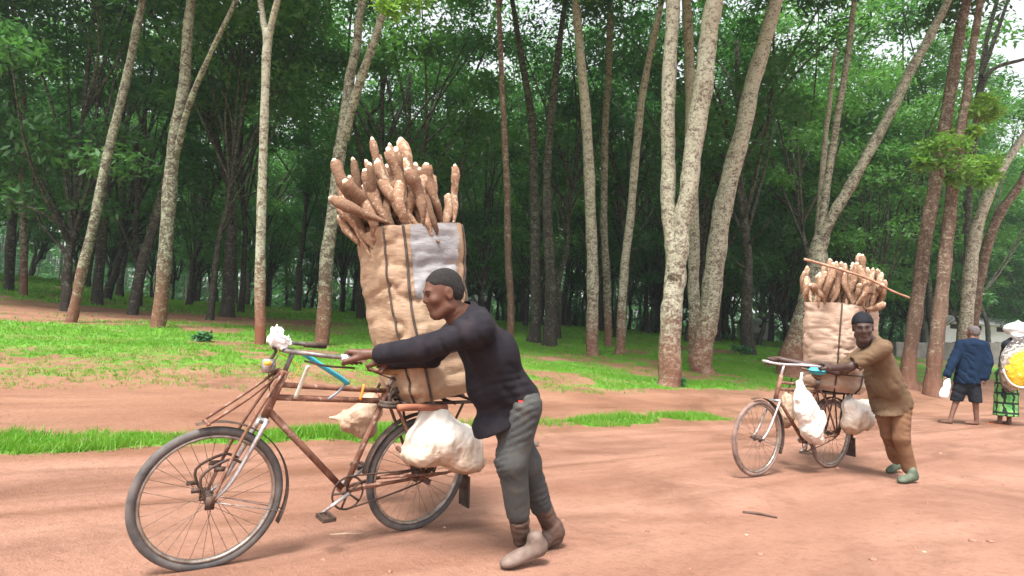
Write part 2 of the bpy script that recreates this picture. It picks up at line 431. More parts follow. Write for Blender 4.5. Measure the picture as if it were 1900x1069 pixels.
    MAT['wood'] = simple('rough_pole', (0.24, 0.12, 0.075), (0.42, 0.25, 0.17), 14, 0.85, 0, 0.5, 0.004, 50, stretch=(1, 1, 1))
    MAT['rackwood'] = simple('red_rack_wood', (0.20, 0.07, 0.04), (0.33, 0.13, 0.07), 10, 0.8, 0, 0.4, 0.003, 60)
    # --- load
    def weave(name, c1, c2, stain, glow=0.0):
        b = NT_(name); co = b.coord()
        n = b.noise(co, 5, 5, 0.6); st = b.noise(b.scalev(co, (1, 1, 2.2)), 2.6, 5, 0.65, 0.5)
        col = b.ramp(n, [(0.3, c1), (0.7, c2)])
        col = b.mix(b.ramp(st, [(0.48, 0.0), (0.72, 0.75)]), col, stain)
        w = b.n('ShaderNodeTexWave'); w.inputs['Scale'].default_value = 60; w.bands_direction = 'Z'; w.inputs['Distortion'].default_value = 1.5; b.l(co, w.inputs['Vector'])
        fl = b.noise(b.scalev(co, (1, 1, 4)), 14, 4, 0.6)
        hgt = b.math('ADD', b.math('MULTIPLY', w.outputs['Fac'], 0.12), fl)
        b.principled(col, 0.62, 0, b.bump(hgt, 0.55, 0.012), 0.35); return b.m
    MAT['sack'] = weave('brown_woven_sack', (0.31, 0.20, 0.125), (0.42, 0.29, 0.19), (0.19, 0.108, 0.065))
    MAT['sack2'] = weave('pinkish_woven_sack', (0.38, 0.26, 0.19), (0.47, 0.34, 0.26), (0.26, 0.16, 0.105))
    MAT['patch'] = weave('grey_plastic_patch', (0.24, 0.235, 0.245), (0.38, 0.365, 0.36), (0.15, 0.14, 0.15))
    def bag(name, c1, stain, z0, z1):
        b = NT_(name); co = b.coord(); n = b.noise(co, 9, 5, 0.65, 0.4); m = b.noise(co, 22, 4, 0.6)
        sep = b.n('ShaderNodeSeparateXYZ'); b.l(co, sep.inputs[0])
        k = b.math('ADD', sep.outputs['Z'], b.math('MULTIPLY', b.math('SUBTRACT', n, 0.5), 0.35))
        mr = b.n('ShaderNodeMapRange'); mr.inputs['From Min'].default_value = z0; mr.inputs['From Max'].default_value = z1; b.l(k, mr.inputs['Value'])
        col = b.mix(b.ramp(m, [(0.3, 0.15), (0.7, 0.0)]), c1, stain)
        col = b.mix(mr.outputs[0], stain, col)
        wv = b.n('ShaderNodeVectorMath'); wv.operation = 'ADD'; b.l(co, wv.inputs[0]); nc = b.n('ShaderNodeTexNoise'); nc.inputs['Scale'].default_value = 7; b.l(co, nc.inputs['Vector']); sc2 = b.n('ShaderNodeVectorMath'); sc2.operation = 'SCALE'; sc2.inputs['Scale'].default_value = 0.12; b.l(nc.outputs['Color'], sc2.inputs[0]); b.l(sc2.outputs[0], wv.inputs[1])
        vo = b.n('ShaderNodeTexVoronoi'); vo.inputs['Scale'].default_value = 17; b.l(wv.outputs[0], vo.inputs['Vector']); v2 = b.n('ShaderNodeTexVoronoi'); v2.inputs['Scale'].default_value = 41; b.l(wv.outputs[0], v2.inputs['Vector'])
        hh = b.math('ADD', vo.outputs['Distance'], b.math('MULTIPLY', v2.outputs['Distance'], 0.4))
        b.principled(col, 0.42, 0, b.bump(hh, 0.4, 0.016), 0.5); return b.m
    MAT['bag'] = bag('white_plastic_sack', (0.72, 0.67, 0.60), (0.40, 0.26, 0.16), 0.02, 0.24)
    MAT['bag_white'] = bag('clean_white_sack', (0.74, 0.70, 0.65), (0.46, 0.33, 0.24), -0.02, 0.16)
    MAT['bag_tan'] = bag('tan_sack', (0.46, 0.33, 0.235), (0.30, 0.19, 0.12), 0.0, 0.15)
    def root_mat():
        b = NT_('cassava_skin'); co = b.coord(); oi = b.n('ShaderNodeObjectInfo')
        v = b.n('ShaderNodeVectorMath'); v.operation = 'ADD'; b.l(co, v.inputs[0])
        s_ = b.n('ShaderNodeVectorMath'); s_.operation = 'SCALE'; s_.inputs[0].default_value = (13, 7, 5); b.l(oi.outputs['Random'], s_.inputs['Scale']); b.l(s_.outputs[0], v.inputs[1])
        n = b.noise(v.outputs[0], 16, 5, 0.65, 0.3); m = b.noise(v.outputs[0], 60, 4, 0.7); rings = b.noise(b.scalev(v.outputs[0], (1, 1, 5)), 12, 4, 0.6)
        base = b.ramp(b.mix(0.5, rings, m), [(0.3, (0.15, 0.08, 0.05)), (0.48, (0.31, 0.175, 0.108)), (0.7, (0.46, 0.295, 0.195))])
        k = b.math('ADD', n, b.math('MULTIPLY', oi.outputs['Random'], 0.12))
        col = b.mix(b.ramp(k, [(0.62, 0.0), (0.70, 0.8)]), base, (0.60, 0.47, 0.34))
        dk = b.n('ShaderNodeMapRange'); dk.inputs['To Min'].default_value = 0.5; dk.inputs['To Max'].default_value = 1.2; b.l(oi.outputs['Random'], dk.inputs['Value']); hsv = b.n('ShaderNodeHueSaturation'); b.l(dk.outputs[0], hsv.inputs['Value']); b.l(col, hsv.inputs['Color']); b.principled(hsv.outputs[0], 0.85, 0, b.bump(b.math('ADD', m, rings), 0.8, 0.012), 0.2); return b.m
    MAT['root'] = root_mat()
    MAT['cut'] = simple('cut_root_flesh', (0.66, 0.50, 0.34), (0.80, 0.70, 0.55), 20, 0.8)
    # --- people
    def skin(name, c):
        b = NT_(name); co = b.coord(); n = b.noise(co, 18, 4, 0.6)
        col = b.ramp(n, [(0.3, tuple(q * 0.82 for q in c)), (0.7, tuple(q * 1.15 for q in c))])
        b.principled(col, 0.52, 0, b.bump(b.noise(co, 90, 3, 0.6), 0.2, 0.003), 0.35); return b.m
    MAT['skin1'] = skin('warm_brown_skin', (0.110, 0.048, 0.030)); MAT['skin2'] = skin('dark_brown_skin', (0.062, 0.036, 0.030)); MAT['skin3'] = skin('brown_skin', (0.14, 0.07, 0.048))
    MAT['hair'] = simple('cropped_hair', (0.006, 0.005, 0.005), (0.016, 0.013, 0.012), 60, 0.9, 0, 0.6, 0.004, 260)
    MAT['greyhair'] = simple('grey_cropped_hair', (0.06, 0.05, 0.05), (0.15, 0.13, 0.13), 60, 0.9, 0, 0.6, 0.004, 220)
    MAT['eye'] = simple('eye_white', (0.30, 0.24, 0.21), (0.38, 0.31, 0.28), 20, 0.4)
    MAT['pupil'] = simple('dark_iris', (0.008, 0.006, 0.005), (0.014, 0.01, 0.008), 20, 0.25)
    def cloth(name, c1, c2, worn=None, sc_=6, bs=0.3):
        b = NT_(name); co = b.coord(); n = b.noise(co, sc_, 5, 0.65, 0.3); f = b.noise(co, 120, 2, 0.6); w = b.noise(co, 9, 5, 0.6, 0.6)
        col = b.ramp(n, [(0.3, c1), (0.7, c2)])
        if worn: col = b.mix(b.ramp(w, [(0.5, 0.0), (0.72, 0.6)]), col, worn)
        b.principled(col, 0.92, 0, b.bump(b.math('ADD', b.math('MULTIPLY', f, 0.25), w), bs, 0.015), 0.15); return b.m
    MAT['sweater'] = cloth('black_sweater', (0.011, 0.0105, 0.014), (0.021, 0.019, 0.024), (0.036, 0.027, 0.030))
    MAT['jeans'] = cloth('grey_trousers', (0.045, 0.048, 0.050), (0.080, 0.083, 0.080), (0.115, 0.105, 0.085))
    MAT['shirt2'] = cloth('olive_brown_shirt', (0.098, 0.062, 0.037), (0.150, 0.098, 0.059), (0.17, 0.11, 0.07))
    MAT['trouser2'] = cloth('rust_brown_trousers', (0.15, 0.078, 0.043), (0.22, 0.12, 0.07), (0.11, 0.066, 0.044))
    MAT['coat'] = cloth('navy_coat', (0.004, 0.011, 0.030), (0.008, 0.021, 0.048))
    MAT['shorts'] = cloth('black_shorts', (0.010, 0.013, 0.018), (0.024, 0.028, 0.036))
    MAT['collar'] = cloth('grey_blue_shirt', (0.22, 0.26, 0.30), (0.30, 0.34, 0.38))
    MAT['beanie'] = cloth('dark_navy_cap', (0.008, 0.009, 0.012), (0.018, 0.019, 0.024))
    MAT['boot'] = simple('muddy_brown_boot', (0.045, 0.024, 0.018), (0.115, 0.066, 0.048), 12, 0.7, 0, 0.4, 0.006, 40)
    MAT['shoe_pale'] = simple('dusty_pale_shoe', (0.085, 0.055, 0.043), (0.19, 0.135, 0.11), 10, 0.75, 0, 0.3, 0.004, 40)
    MAT['shoe_green'] = simple('grey_green_shoe', (0.045, 0.06, 0.038), (0.105, 0.125, 0.085), 12, 0.7)
    MAT['sole'] = simple('shoe_sole', (0.07, 0.055, 0.045), (0.13, 0.10, 0.08), 12, 0.8)
    MAT['white_cloth'] = simple('white_cloth', (0.70, 0.69, 0.70), (0.82, 0.81, 0.80), 7, 0.85, 0, 0.4, 0.01, 20)
    MAT['sandal'] = simple('orange_sandal', (0.42, 0.10, 0.03), (0.5, 0.16, 0.05), 12, 0.7)
    MAT['white_wall'] = simple('white_paint', (0.72, 0.72, 0.72), (0.8, 0.8, 0.8), 2, 0.8)
    MAT['grey_wall'] = simple('grey_brown_masonry', (0.16, 0.14, 0.13), (0.25, 0.22, 0.2), 2, 0.9)
    MAT['roofing'] = simple('pale_metal_roof', (0.6, 0.62, 0.64), (0.74, 0.75, 0.76), 2, 0.5)
    MAT['dark'] = simple('dark_opening', (0.02, 0.02, 0.02), (0.03, 0.03, 0.03), 4, 0.9)
    MAT['twig'] = simple('dark_twig', (0.05, 0.03, 0.025), (0.10, 0.06, 0.045), 20, 0.9)
    MAT['chip'] = simple('pale_root_chip', (0.34, 0.23, 0.155), (0.48, 0.36, 0.26), 20, 0.9)
    MAT['stone'] = simple('small_laterite_stone', (0.22, 0.10, 0.07), (0.34, 0.17, 0.12), 20, 0.9)
    def print_cloth():
        b = NT_('yellow_white_print'); co = b.coord(); n = b.noise(co, 5.0, 3, 0.5, 0.8)
        off = b.n('ShaderNodeVectorMath'); off.operation = 'SUBTRACT'; b.l(co, off.inputs[0]); off.inputs[1].default_value = (0.07, -0.1, 0.45)
        ln = b.n('ShaderNodeVectorMath'); ln.operation = 'LENGTH'; b.l(off.outputs[0], ln.inputs[0])
        k = b.math('ADD', ln.outputs['Value'], b.math('MULTIPLY', b.math('SUBTRACT', n, 0.5), 0.22))
        zone = b.ramp(k, [(0.10, (0.55, 0.51, 0.46)), (0.14, (0.62, 0.40, 0.008)), (0.36, (0.62, 0.40, 0.008)), (0.38, (0.24, 0.18, 0.14)), (0.42, (0.42, 0.37, 0.32)), (0.45, (0.05, 0.05, 0.05)), (0.47, (0.40, 0.37, 0.33)), (0.50, (0.06, 0.05, 0.05))])
        sp = b.noise(co, 40, 2, 0.6); col = b.mix(b.ramp(sp, [(0.60, 0.0), (0.66, 0.8)]), zone, (0.72, 0.68, 0.6)); b.principled(col, 0.85, 0, b.bump(b.noise(co, 14, 4), 0.4, 0.02)); return b.m
    MAT['wrap'] = print_cloth()
    def skirt():
        b = NT_('green_black_check_print'); co = b.coord(); sep = b.n('ShaderNodeSeparateXYZ'); b.l(co, sep.inputs[0])
        ang = b.math('ARCTAN2', sep.outputs['Y'], sep.outputs['X'])
        sx = b.math('SINE', b.math('MULTIPLY', b.math('ADD', ang, b.math('MULTIPLY', b.noise(co, 5, 2), 1.0)), 9)); sz = b.math('SINE', b.math('MULTIPLY', sep.outputs['Z'], 34))
        k = b.math('MAXIMUM', b.ramp(sx, [(0.45, 0.0), (0.6, 1.0)]), b.ramp(sz, [(0.72, 0.0), (0.85, 1.0)]))
        col = b.mix(k, b.ramp(b.noise(co, 8, 3), [(0.4, (0.06, 0.30, 0.07)), (0.6, (0.24, 0.48, 0.15))]), (0.01, 0.02, 0.015)); b.principled(col, 0.85); return b.m
    MAT['skirt'] = skirt()
mats()

# ------------------------------------------------------------------ ground, road, grass
_n3 = np.random.default_rng(13).random((32, 32, 32)).astype(np.float32)
def vn3(g):
    g = np.asarray(g) + 700.0; i = np.floor(g).astype(np.int32); f = (g - i).astype(np.float32); f = f * f * (3 - 2 * f); i &= 31; j = (i + 1) & 31
    x0, y0, z0 = i[..., 0], i[..., 1], i[..., 2]; x1, y1, z1 = j[..., 0], j[..., 1], j[..., 2]; fx, fy, fz = f[..., 0], f[..., 1], f[..., 2]
    a = _n3[x0, y0, z0] * (1 - fx) + _n3[x1, y0, z0] * fx; b = _n3[x0, y1, z0] * (1 - fx) + _n3[x1, y1, z0] * fx
    c = _n3[x0, y0, z1] * (1 - fx) + _n3[x1, y0, z1] * fx; d = _n3[x0, y1, z1] * (1 - fx) + _n3[x1, y1, z1] * fx
    return (a * (1 - fy) + b * fy) * (1 - fz) + (c * (1 - fy) + d * fy) * fz
_ng = np.random.default_rng(3).random((128, 128))
def vnoise(x, y, sc_=1.0):
    x = np.asarray(x, float) * sc_ + 500; y = np.asarray(y, float) * sc_ + 500
    i = np.floor(x).astype(int); j = np.floor(y).astype(int); fx = x - i; fy = y - j
    fx = fx * fx * (3 - 2 * fx); fy = fy * fy * (3 - 2 * fy); g = lambda a, b: _ng[a % 128, b % 128]
    return (g(i, j) * (1 - fx) + g(i + 1, j) * fx) * (1 - fy) + (g(i, j + 1) * (1 - fx) + g(i + 1, j + 1) * fx) * fy
def gmask(s, t):
    n1 = vnoise(s, t, 0.9); n2 = vnoise(s, t, 3.1); n0 = vnoise(s + 50, t * 0.3, 0.55); wob = (n1 - 0.5) * 0.5 + (n2 - 0.5) * 0.45 + (n0 - .5) * .35 * sstep(2, 1, t)
    strip = sstep(-0.12, 0.15, t + wob * 0.8) * sstep(1.15, 0.8, t + wob) * (sstep(4.6, 3.4, s + wob) * 1.0 + 0.28 * sstep(4.2, 4.8, s) * sstep(6.2, 5.6, s)
            + 0.9 * sstep(5.7, 6.2, s + wob) * sstep(7.6, 7.0, s + wob) * sstep(.05, .3, t + wob * .5) + 0.8 * sstep(7.9, 8.3, s) * sstep(9.6, 9.0, s) * sstep(1.4, 0.9, t) * sstep(0.2, 0.5, t))
    edge = 2.75 + 0.03 * np.clip(s - 8, 0, 40)
    sparse = 0.50 * sstep(edge + 0.1, edge + 0.9, t + wob)
    full = 0.5 * sstep(4.6, 5.9, t + wob * 2) + 0.5 * sstep(5.5, 9, s) * sstep(edge, edge + 0.5, t + wob)
    lawn = np.clip(sparse + full, 0, 1)
    lawn = lawn * (1 - 0.75 * sstep(0.60, 0.74, vnoise(s + 31, t * 1.6, 0.5) * .7 + .3 * n2)) * (0.62 + 0.38 * sstep(.3, .6, vnoise(s + 9, t * 1.5 + 4, 1.3)))
    pc = 16.5 + 0.35 * np.maximum(0, s)
    lawn = lawn * (1 - 0.95 * np.exp(-((t - pc + wob) / 3.0) ** 4) * sstep(11, 7, s))
    return np.clip(strip + lawn, 0, 1)
def sheet(name, ss, ts, mat, tfun=None):
    S, T = np.meshgrid(ss, ts, indexing='ij')
    if tfun is not None: T = tfun(S, T)
    X, Y = xy_of(S, T); Z = hz_st(S, T)
    V = np.stack([X, Y, Z], -1).reshape(-1, 3); a, b = S.shape
    i = np.arange(a * b).reshape(a, b)
    Q = np.stack([i[:-1, :-1], i[1:, :-1], i[1:, 1:], i[:-1, 1:]], -1).reshape(-1, 4)
    me = fastmesh(name, V, Q, mat, 4); me.polygons.foreach_set('use_smooth', np.ones(len(me.polygons), bool))
    at = me.attributes.new('st', 'FLOAT_VECTOR', 'POINT'); at.data.foreach_set('vector', np.stack([S, T, 0 * S], -1).astype(np.float32).ravel())
    at = me.attributes.new('grass', 'FLOAT', 'POINT'); at.data.foreach_set('value', gmask(S, T).astype(np.float32).ravel())
    wv = 0.1 * np.sin(S * 0.5) + 0.35 * (vnoise(S, T * .2, .35) - .5); tr = np.zeros_like(S)
    for c, w, k in ((-1.05, 0.30, 0.9), (-0.5, 0.09, 0.6), (-1.62, 0.06, 0.8), (-2.3, 0.22, 0.55), (-2.95, 0.05, 0.5), (0.05, 0.12, 0.6), (1.75, 0.35, 0.6)):
        tr += k * np.exp(-((T - c + wv) / w) ** 2) * (0.35 + 0.65 * vnoise(S, T * 3, 0.6))
    at = me.attributes.new('track', 'FLOAT', 'POINT'); at.data.foreach_set('value', np.clip(tr, 0, 1).astype(np.float32).ravel())
    o = link(name, me); tag(o, kind='structure'); return o
ss_f = np.concatenate([np.arange(-300, -20, 14.0), np.arange(-20, 34, 0.13), np.arange(34, 70, 1.0), np.arange(70, 600, 14.0)])
road = sheet('road', ss_f, np.concatenate([np.arange(-16, -8, 0.5), np.arange(-8, -4.5, 0.1), np.arange(-4.5, 0.001, 0.05)]), MAT['road'])
ss_g = np.concatenate([np.arange(-300, -20, 14.0), np.arange(-20, 34, 0.25), np.arange(34, 70, 1.0), np.arange(70, 600, 14.0)])
ts_g = np.concatenate([np.arange(-0.0, 7, 0.15), np.arange(7, 24, 0.4), np.arange(24, 60, 1.5), np.arange(60, 420, 15.0)])
ground = sheet('ground', ss_g, ts_g, MAT['floor'])
far_side = sheet('verge', ss_g[::6], -np.concatenate([np.arange(15.9, 30, 1.0), np.arange(30, 400, 20.0)])[::-1], MAT['floor'])

def in_view(x, y, m=0.06, lim=None):
    d = y * FW[1]; return (np.abs(x) < d * (950 / FPX) * (1 + m) + 4.0) & (y > 0.5)
def grass_mesh():
    VV, n0 = [], 0
    def scatter(n, s0, s1, t0, t1, hh, ww, seed, lean=0.5, tuft=5):
        r = np.random.default_rng(seed)
        s = r.uniform(s0, s1, n); t = r.uniform(t0, t1, n)
        x, y = xy_of(s, t); k = in_view(x, y) & (r.random(n) < gmask(s, t) ** 1.3)
        s, t = s[k], t[k]; s = np.repeat(s, tuft); t = np.repeat(t, tuft); m = len(s)
        s = s + r.normal(0, ww * 3.5, m); t = t + r.normal(0, ww * 3.5, m)
        x, y = xy_of(s, t); z = hz_st(s, t) - 0.005
        a = r.uniform(0, 6.283, m); h_ = hh * r.uniform(0.45, 1.25, m) * (0.45 + 1.1 * vnoise(s * 1.3 + 7, t * 1.3, 1.9)); w = ww * r.uniform(0.6, 1.4, m)
        b = np.stack([x, y, z], -1); sd_ = np.stack([np.cos(a), np.sin(a), 0 * a], -1) * w[:, None]
        ln = r.uniform(0, 6.283, m); le = np.abs(r.normal(0, lean, m)) * h_
        tip = b + np.stack([np.cos(ln) * le, np.sin(ln) * le, h_], -1)
        VV.append(np.stack([b - sd_, b + sd_, tip], 1).reshape(-1, 3))
    scatter(26000, -6, 10, -0.2, 1.4, 0.085, 0.0045, 1, 0.6, 6)
    scatter(52000, -6, 24, 2.6, 8.5, 0.055, 0.006, 2, 0.7, 5)
    scatter(42000, -9, 34, 8.5, 20, 0.07, 0.010, 3, 0.7, 4)
    scatter(42000, -14, 60, 20, 55, 0.12, 0.024, 4, 0.7, 4)
    V = np.concatenate(VV); F = np.arange(len(V)).reshape(-1, 3)
    me = fastmesh('grass', V, F, MAT['grass'], 3)
    return tag(link('grass', me), 'short bright green grass along the track and under the trees', 'grass', kind='stuff')
grass_mesh()

# ------------------------------------------------------------------ trees
def leaf_cloud(rng, centers, radii, per, size, flat=0.4, droop=0.25):
    """rhombic leaf sprays scattered through flattened clumps -> V, Q"""
    C = np.repeat(np.asarray(centers, float), per, 0); Rr = np.repeat(np.asarray(radii, float), per)
    n = len(C); u = rng.normal(size=(n, 3)); u /= np.linalg.norm(u, axis=1)[:, None]
    rad = rng.random(n) ** 0.45
    p = C + u * (Rr * rad)[:, None] * np.array([1, 1, flat])
    p[:, 2] -= droop * (np.hypot(u[:, 0], u[:, 1]) * rad) ** 2 * Rr
    a = rng.uniform(0, 6.283, n); tilt = rng.normal(0, 0.5, n) - 0.15
    d = np.stack([np.cos(a) * np.cos(tilt), np.sin(a) * np.cos(tilt), np.sin(tilt)], -1)
    nn = rng.normal(size=(n, 3)) * 0.55 + np.array([0, 0, 1.0]); w = np.cross(d, nn); w /= np.linalg.norm(w, axis=1)[:, None] + 1e-9
    L = size * rng.uniform(0.6, 1.4, n)[:, None]; Wd = L * 0.36
    V = np.stack([p, p + d * L * 0.5 + w * Wd * 0.5, p + d * L, p + d * L * 0.5 - w * Wd * 0.5], 1).reshape(-1, 3)
    return V, np.arange(4 * n).reshape(-1, 4)

NVAR = 7
CROWN, CROWN_C, TRUNK, TRUNK_H = [], [], [], []
def make_variants():
    for v in range(NVAR):
        r = np.random.default_rng(100 + v)
        low = v in (0, 3); nc = 50 if low else 36
        rx = r.uniform(3.3, 4.4); rz = r.uniform(6.6, 7.4) if low else r.uniform(4.6, 5.8)
        cs = []
        while len(cs) < nc:
            q = r.uniform(-1, 1, 3)
            if 0.25 < np.linalg.norm(q) < 1: cs.append(q * [rx, rx, rz] + [0, 0, rz * 0.9])
        cs = np.array(cs); rad = r.uniform(0.8, 1.7, nc)
        V, Q = leaf_cloud(r, cs, rad, 300, 0.24)
        CROWN.append(fastmesh('crown', V, Q, MAT['leaf'], 4)); CROWN_C.append(cs)
        # slim trunk with limbs, crown base at height hb
        for _ in range(1):
            m = MB(); hb = r.uniform(2.4, 3.2) if v in (0, 3) else r.uniform(4.0, 7.8); R0 = r.uniform(0.11, 0.20); bend = r.normal(0, 0.35, 2)
            pts = [(0, 0, -0.3)] + [(bend[0] * (k / 6) ** 2 * 1.6 + r.normal(0, 0.05), bend[1] * (k / 6) ** 2 * 1.6 + r.normal(0, 0.05), hb * k / 6) for k in range(1, 7)]
            pts.append((pts[-1][0] + bend[0] * 0.5, pts[-1][1] + bend[1] * 0.5, hb + rz))
            sp = spline(pts, 4); rd = R0 * (1.15 - 0.75 * np.linspace(0, 1, len(sp))); rd[0] *= 1.5; rd[1] *= 1.25
            m.tube(sp, rd, 8, jit=0.05, rng=r)
            top = np.array(pts[6]); off = top - np.array([0, 0, hb])
            for c in cs[::3]:
                tgt = c + [off[0], off[1], hb]; k0 = r.integers(len(sp) // 2, len(sp) - 2); st_ = sp[k0]
                md = (st_ + tgt) / 2 + r.normal(0, 0.35, 3); md[2] += 0.2
                q = spline([st_, md, tgt], 4); m.tube(q, np.linspace(R0 * 0.42, 0.02, len(q)), 5, cap=False)
            # a few thin dead low limbs
            for _k in range(2):
                k0 = r.integers(len(sp) // 3, len(sp) * 2 // 3); a = r.uniform(0, 6.28); L = r.uniform(0.8, 2.0)
                e = sp[k0] + [math.cos(a) * L, math.sin(a) * L, L * 0.6]; m.tube(spline([sp[k0], (sp[k0] + e) / 2 + [0, 0, -0.1], e], 3), np.linspace(0.05, 0.012, 7), 5, cap=False)
            TRUNK.append(m.mesh('trunk', None)); TRUNK_H.append((off[0], off[1], hb))
make_variants()
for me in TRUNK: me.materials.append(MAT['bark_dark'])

def place_crown(root, v, loc, rz, s):
    c = link('crown', CROWN[v], root); c.location = [float(q) for q in loc]; c.rotation_euler = (0, 0, rz); c.scale = (s, s, s); return c
def bg_tree(x, y, v, rz, s, tilt=0.0, mat=None):
    root = empty('forest_tree', (x, y, float(hz(x, y))), 'slender dark trunked tree crowded in the shaded forest rows behind', 'tree', 'trees of the forest background')
    root.rotation_euler = (tilt * math.cos(rz * 3), tilt * math.sin(rz * 3), rz); root.scale = (s, s, s)
    link('trunk', TRUNK[v], root)
    o = TRUNK_H[v]; c = link('crown', CROWN[v], root); c.location = o
    return root

FG_XY = []
def fg_tree(label, stems, d=None, mat='bark', crown_v=0, crown_s=1.0, name='roadside_tree', twigs=None, crown=True, extend=4.0, crown_stems=None):
    """stems: list of (list of (px, py), list of widths px, dd) traced trunks at depth d; the first starts at the ground"""
    r = np.random.default_rng(abs(hash(label)) % 1000 if False else len(FG_XY) + 50)
    (bx, by) = stems[0][0][0]
    if d is None: _, d = cast(bx, by)
    p0 = P(bx, by, d); x0, y0 = p0[0], p0[1]; z0 = float(hz(x0, y0))
    root = empty(name, (x0, y0, z0), label, 'tree'); FG_XY.append((x0, y0))
    m = MB(); L = np.array([x0, y0, z0]); ends = []
    for si, (px, wd_, dd) in enumerate(stems):
        n = len(px); dep = [d + dd * k / max(1, n - 1) for k in range(n)]
        pts = [P(px[k][0], px[k][1], dep[k]) for k in range(n)]; cw = 0.86 / (1 + ((px[0][0] - 950) / FPX) ** 2) ** 0.6; rad = [wd_[k] / 2 / FPX * dep[k] * cw for k in range(n)]
        if si == 0:
            pts = [np.array([pts[0][0], pts[0][1], z0 - 0.35])] + pts if pts[0][2] > z0 - 0.3 else pts
            if len(pts) > n: rad = [rad[0] * 1.25] + rad
        if px[-1][1] <= 20:
            dv = _n(pts[-1] - pts[-2]); pts.append(pts[-1] + dv * extend * 0.5); pts.append(pts[-1] + _n(dv + [0, 0, 0.4]) * extend * 0.5)
            rad += [rad[-1] * 0.75, rad[-1] * 0.45]; 
        q = spline(np.column_stack([np.array(pts), rad]), 7)
        q[:, :2] += np.stack([np.interp(np.arange(len(q)), np.arange(0, len(q) + 4, 4), r.normal(0, 0.12, len(np.arange(0, len(q) + 4, 4)))) * q[:, 3] for _ in range(2)], 1)
        rr = np.maximum(q[:, 3], 0.015) * (1 + 0.05 * np.sin(np.arange(len(q)) * 1.3 + r.uniform(0, 6)))
        if si == 0: rr[:8] *= np.linspace(1.28, 1.0, 8)
        m.tube(q[:, :3] - L, rr, 14 if wd_[0] > 20 else 9, jit=0.035, rng=r)
        if crown and (crown_stems is None or si in crown_stems) and px[-1][1] <= 20: ends.append((q[-1, :3] - L, q[int(len(q) * 0.75), :3] - L))
    cv = []
    for i, (e, f) in enumerate(ends):
        v = (crown_v + i) % NVAR; s = crown_s; rz = r.uniform(0, 6.28); rot = np.array([[math.cos(rz), -math.sin(rz), 0], [math.sin(rz), math.cos(rz), 0], [0, 0, 1]])
        loc = e + [0, 0, -3.6 * s]
        place_crown(root, v, loc, rz, s)
        for c in CROWN_C[v][::3]:
            tgt = rot @ c * s + loc; md = (e + tgt) / 2 + r.normal(0, 0.3, 3); src = e if r.random() < 0.6 else f
            qq = spline([src, md, tgt], 4); m.tube(qq, np.linspace(0.07, 0.015, len(qq)), 5, cap=False)
    for (px, wd_, dd) in (twigs or []):
        pts = [P(a, b, d + dd * k / (len(px) - 1)) - L for k, (a, b) in enumerate(px)]
        q = spline(np.column_stack([np.array(pts), [w / 2 / FPX * d for w in wd_]]), 5); m.tube(q[:, :3], np.maximum(q[:, 3], 0.008), 6, cap=False)
    m.build('trunk', MAT[mat], root)
    return root, d

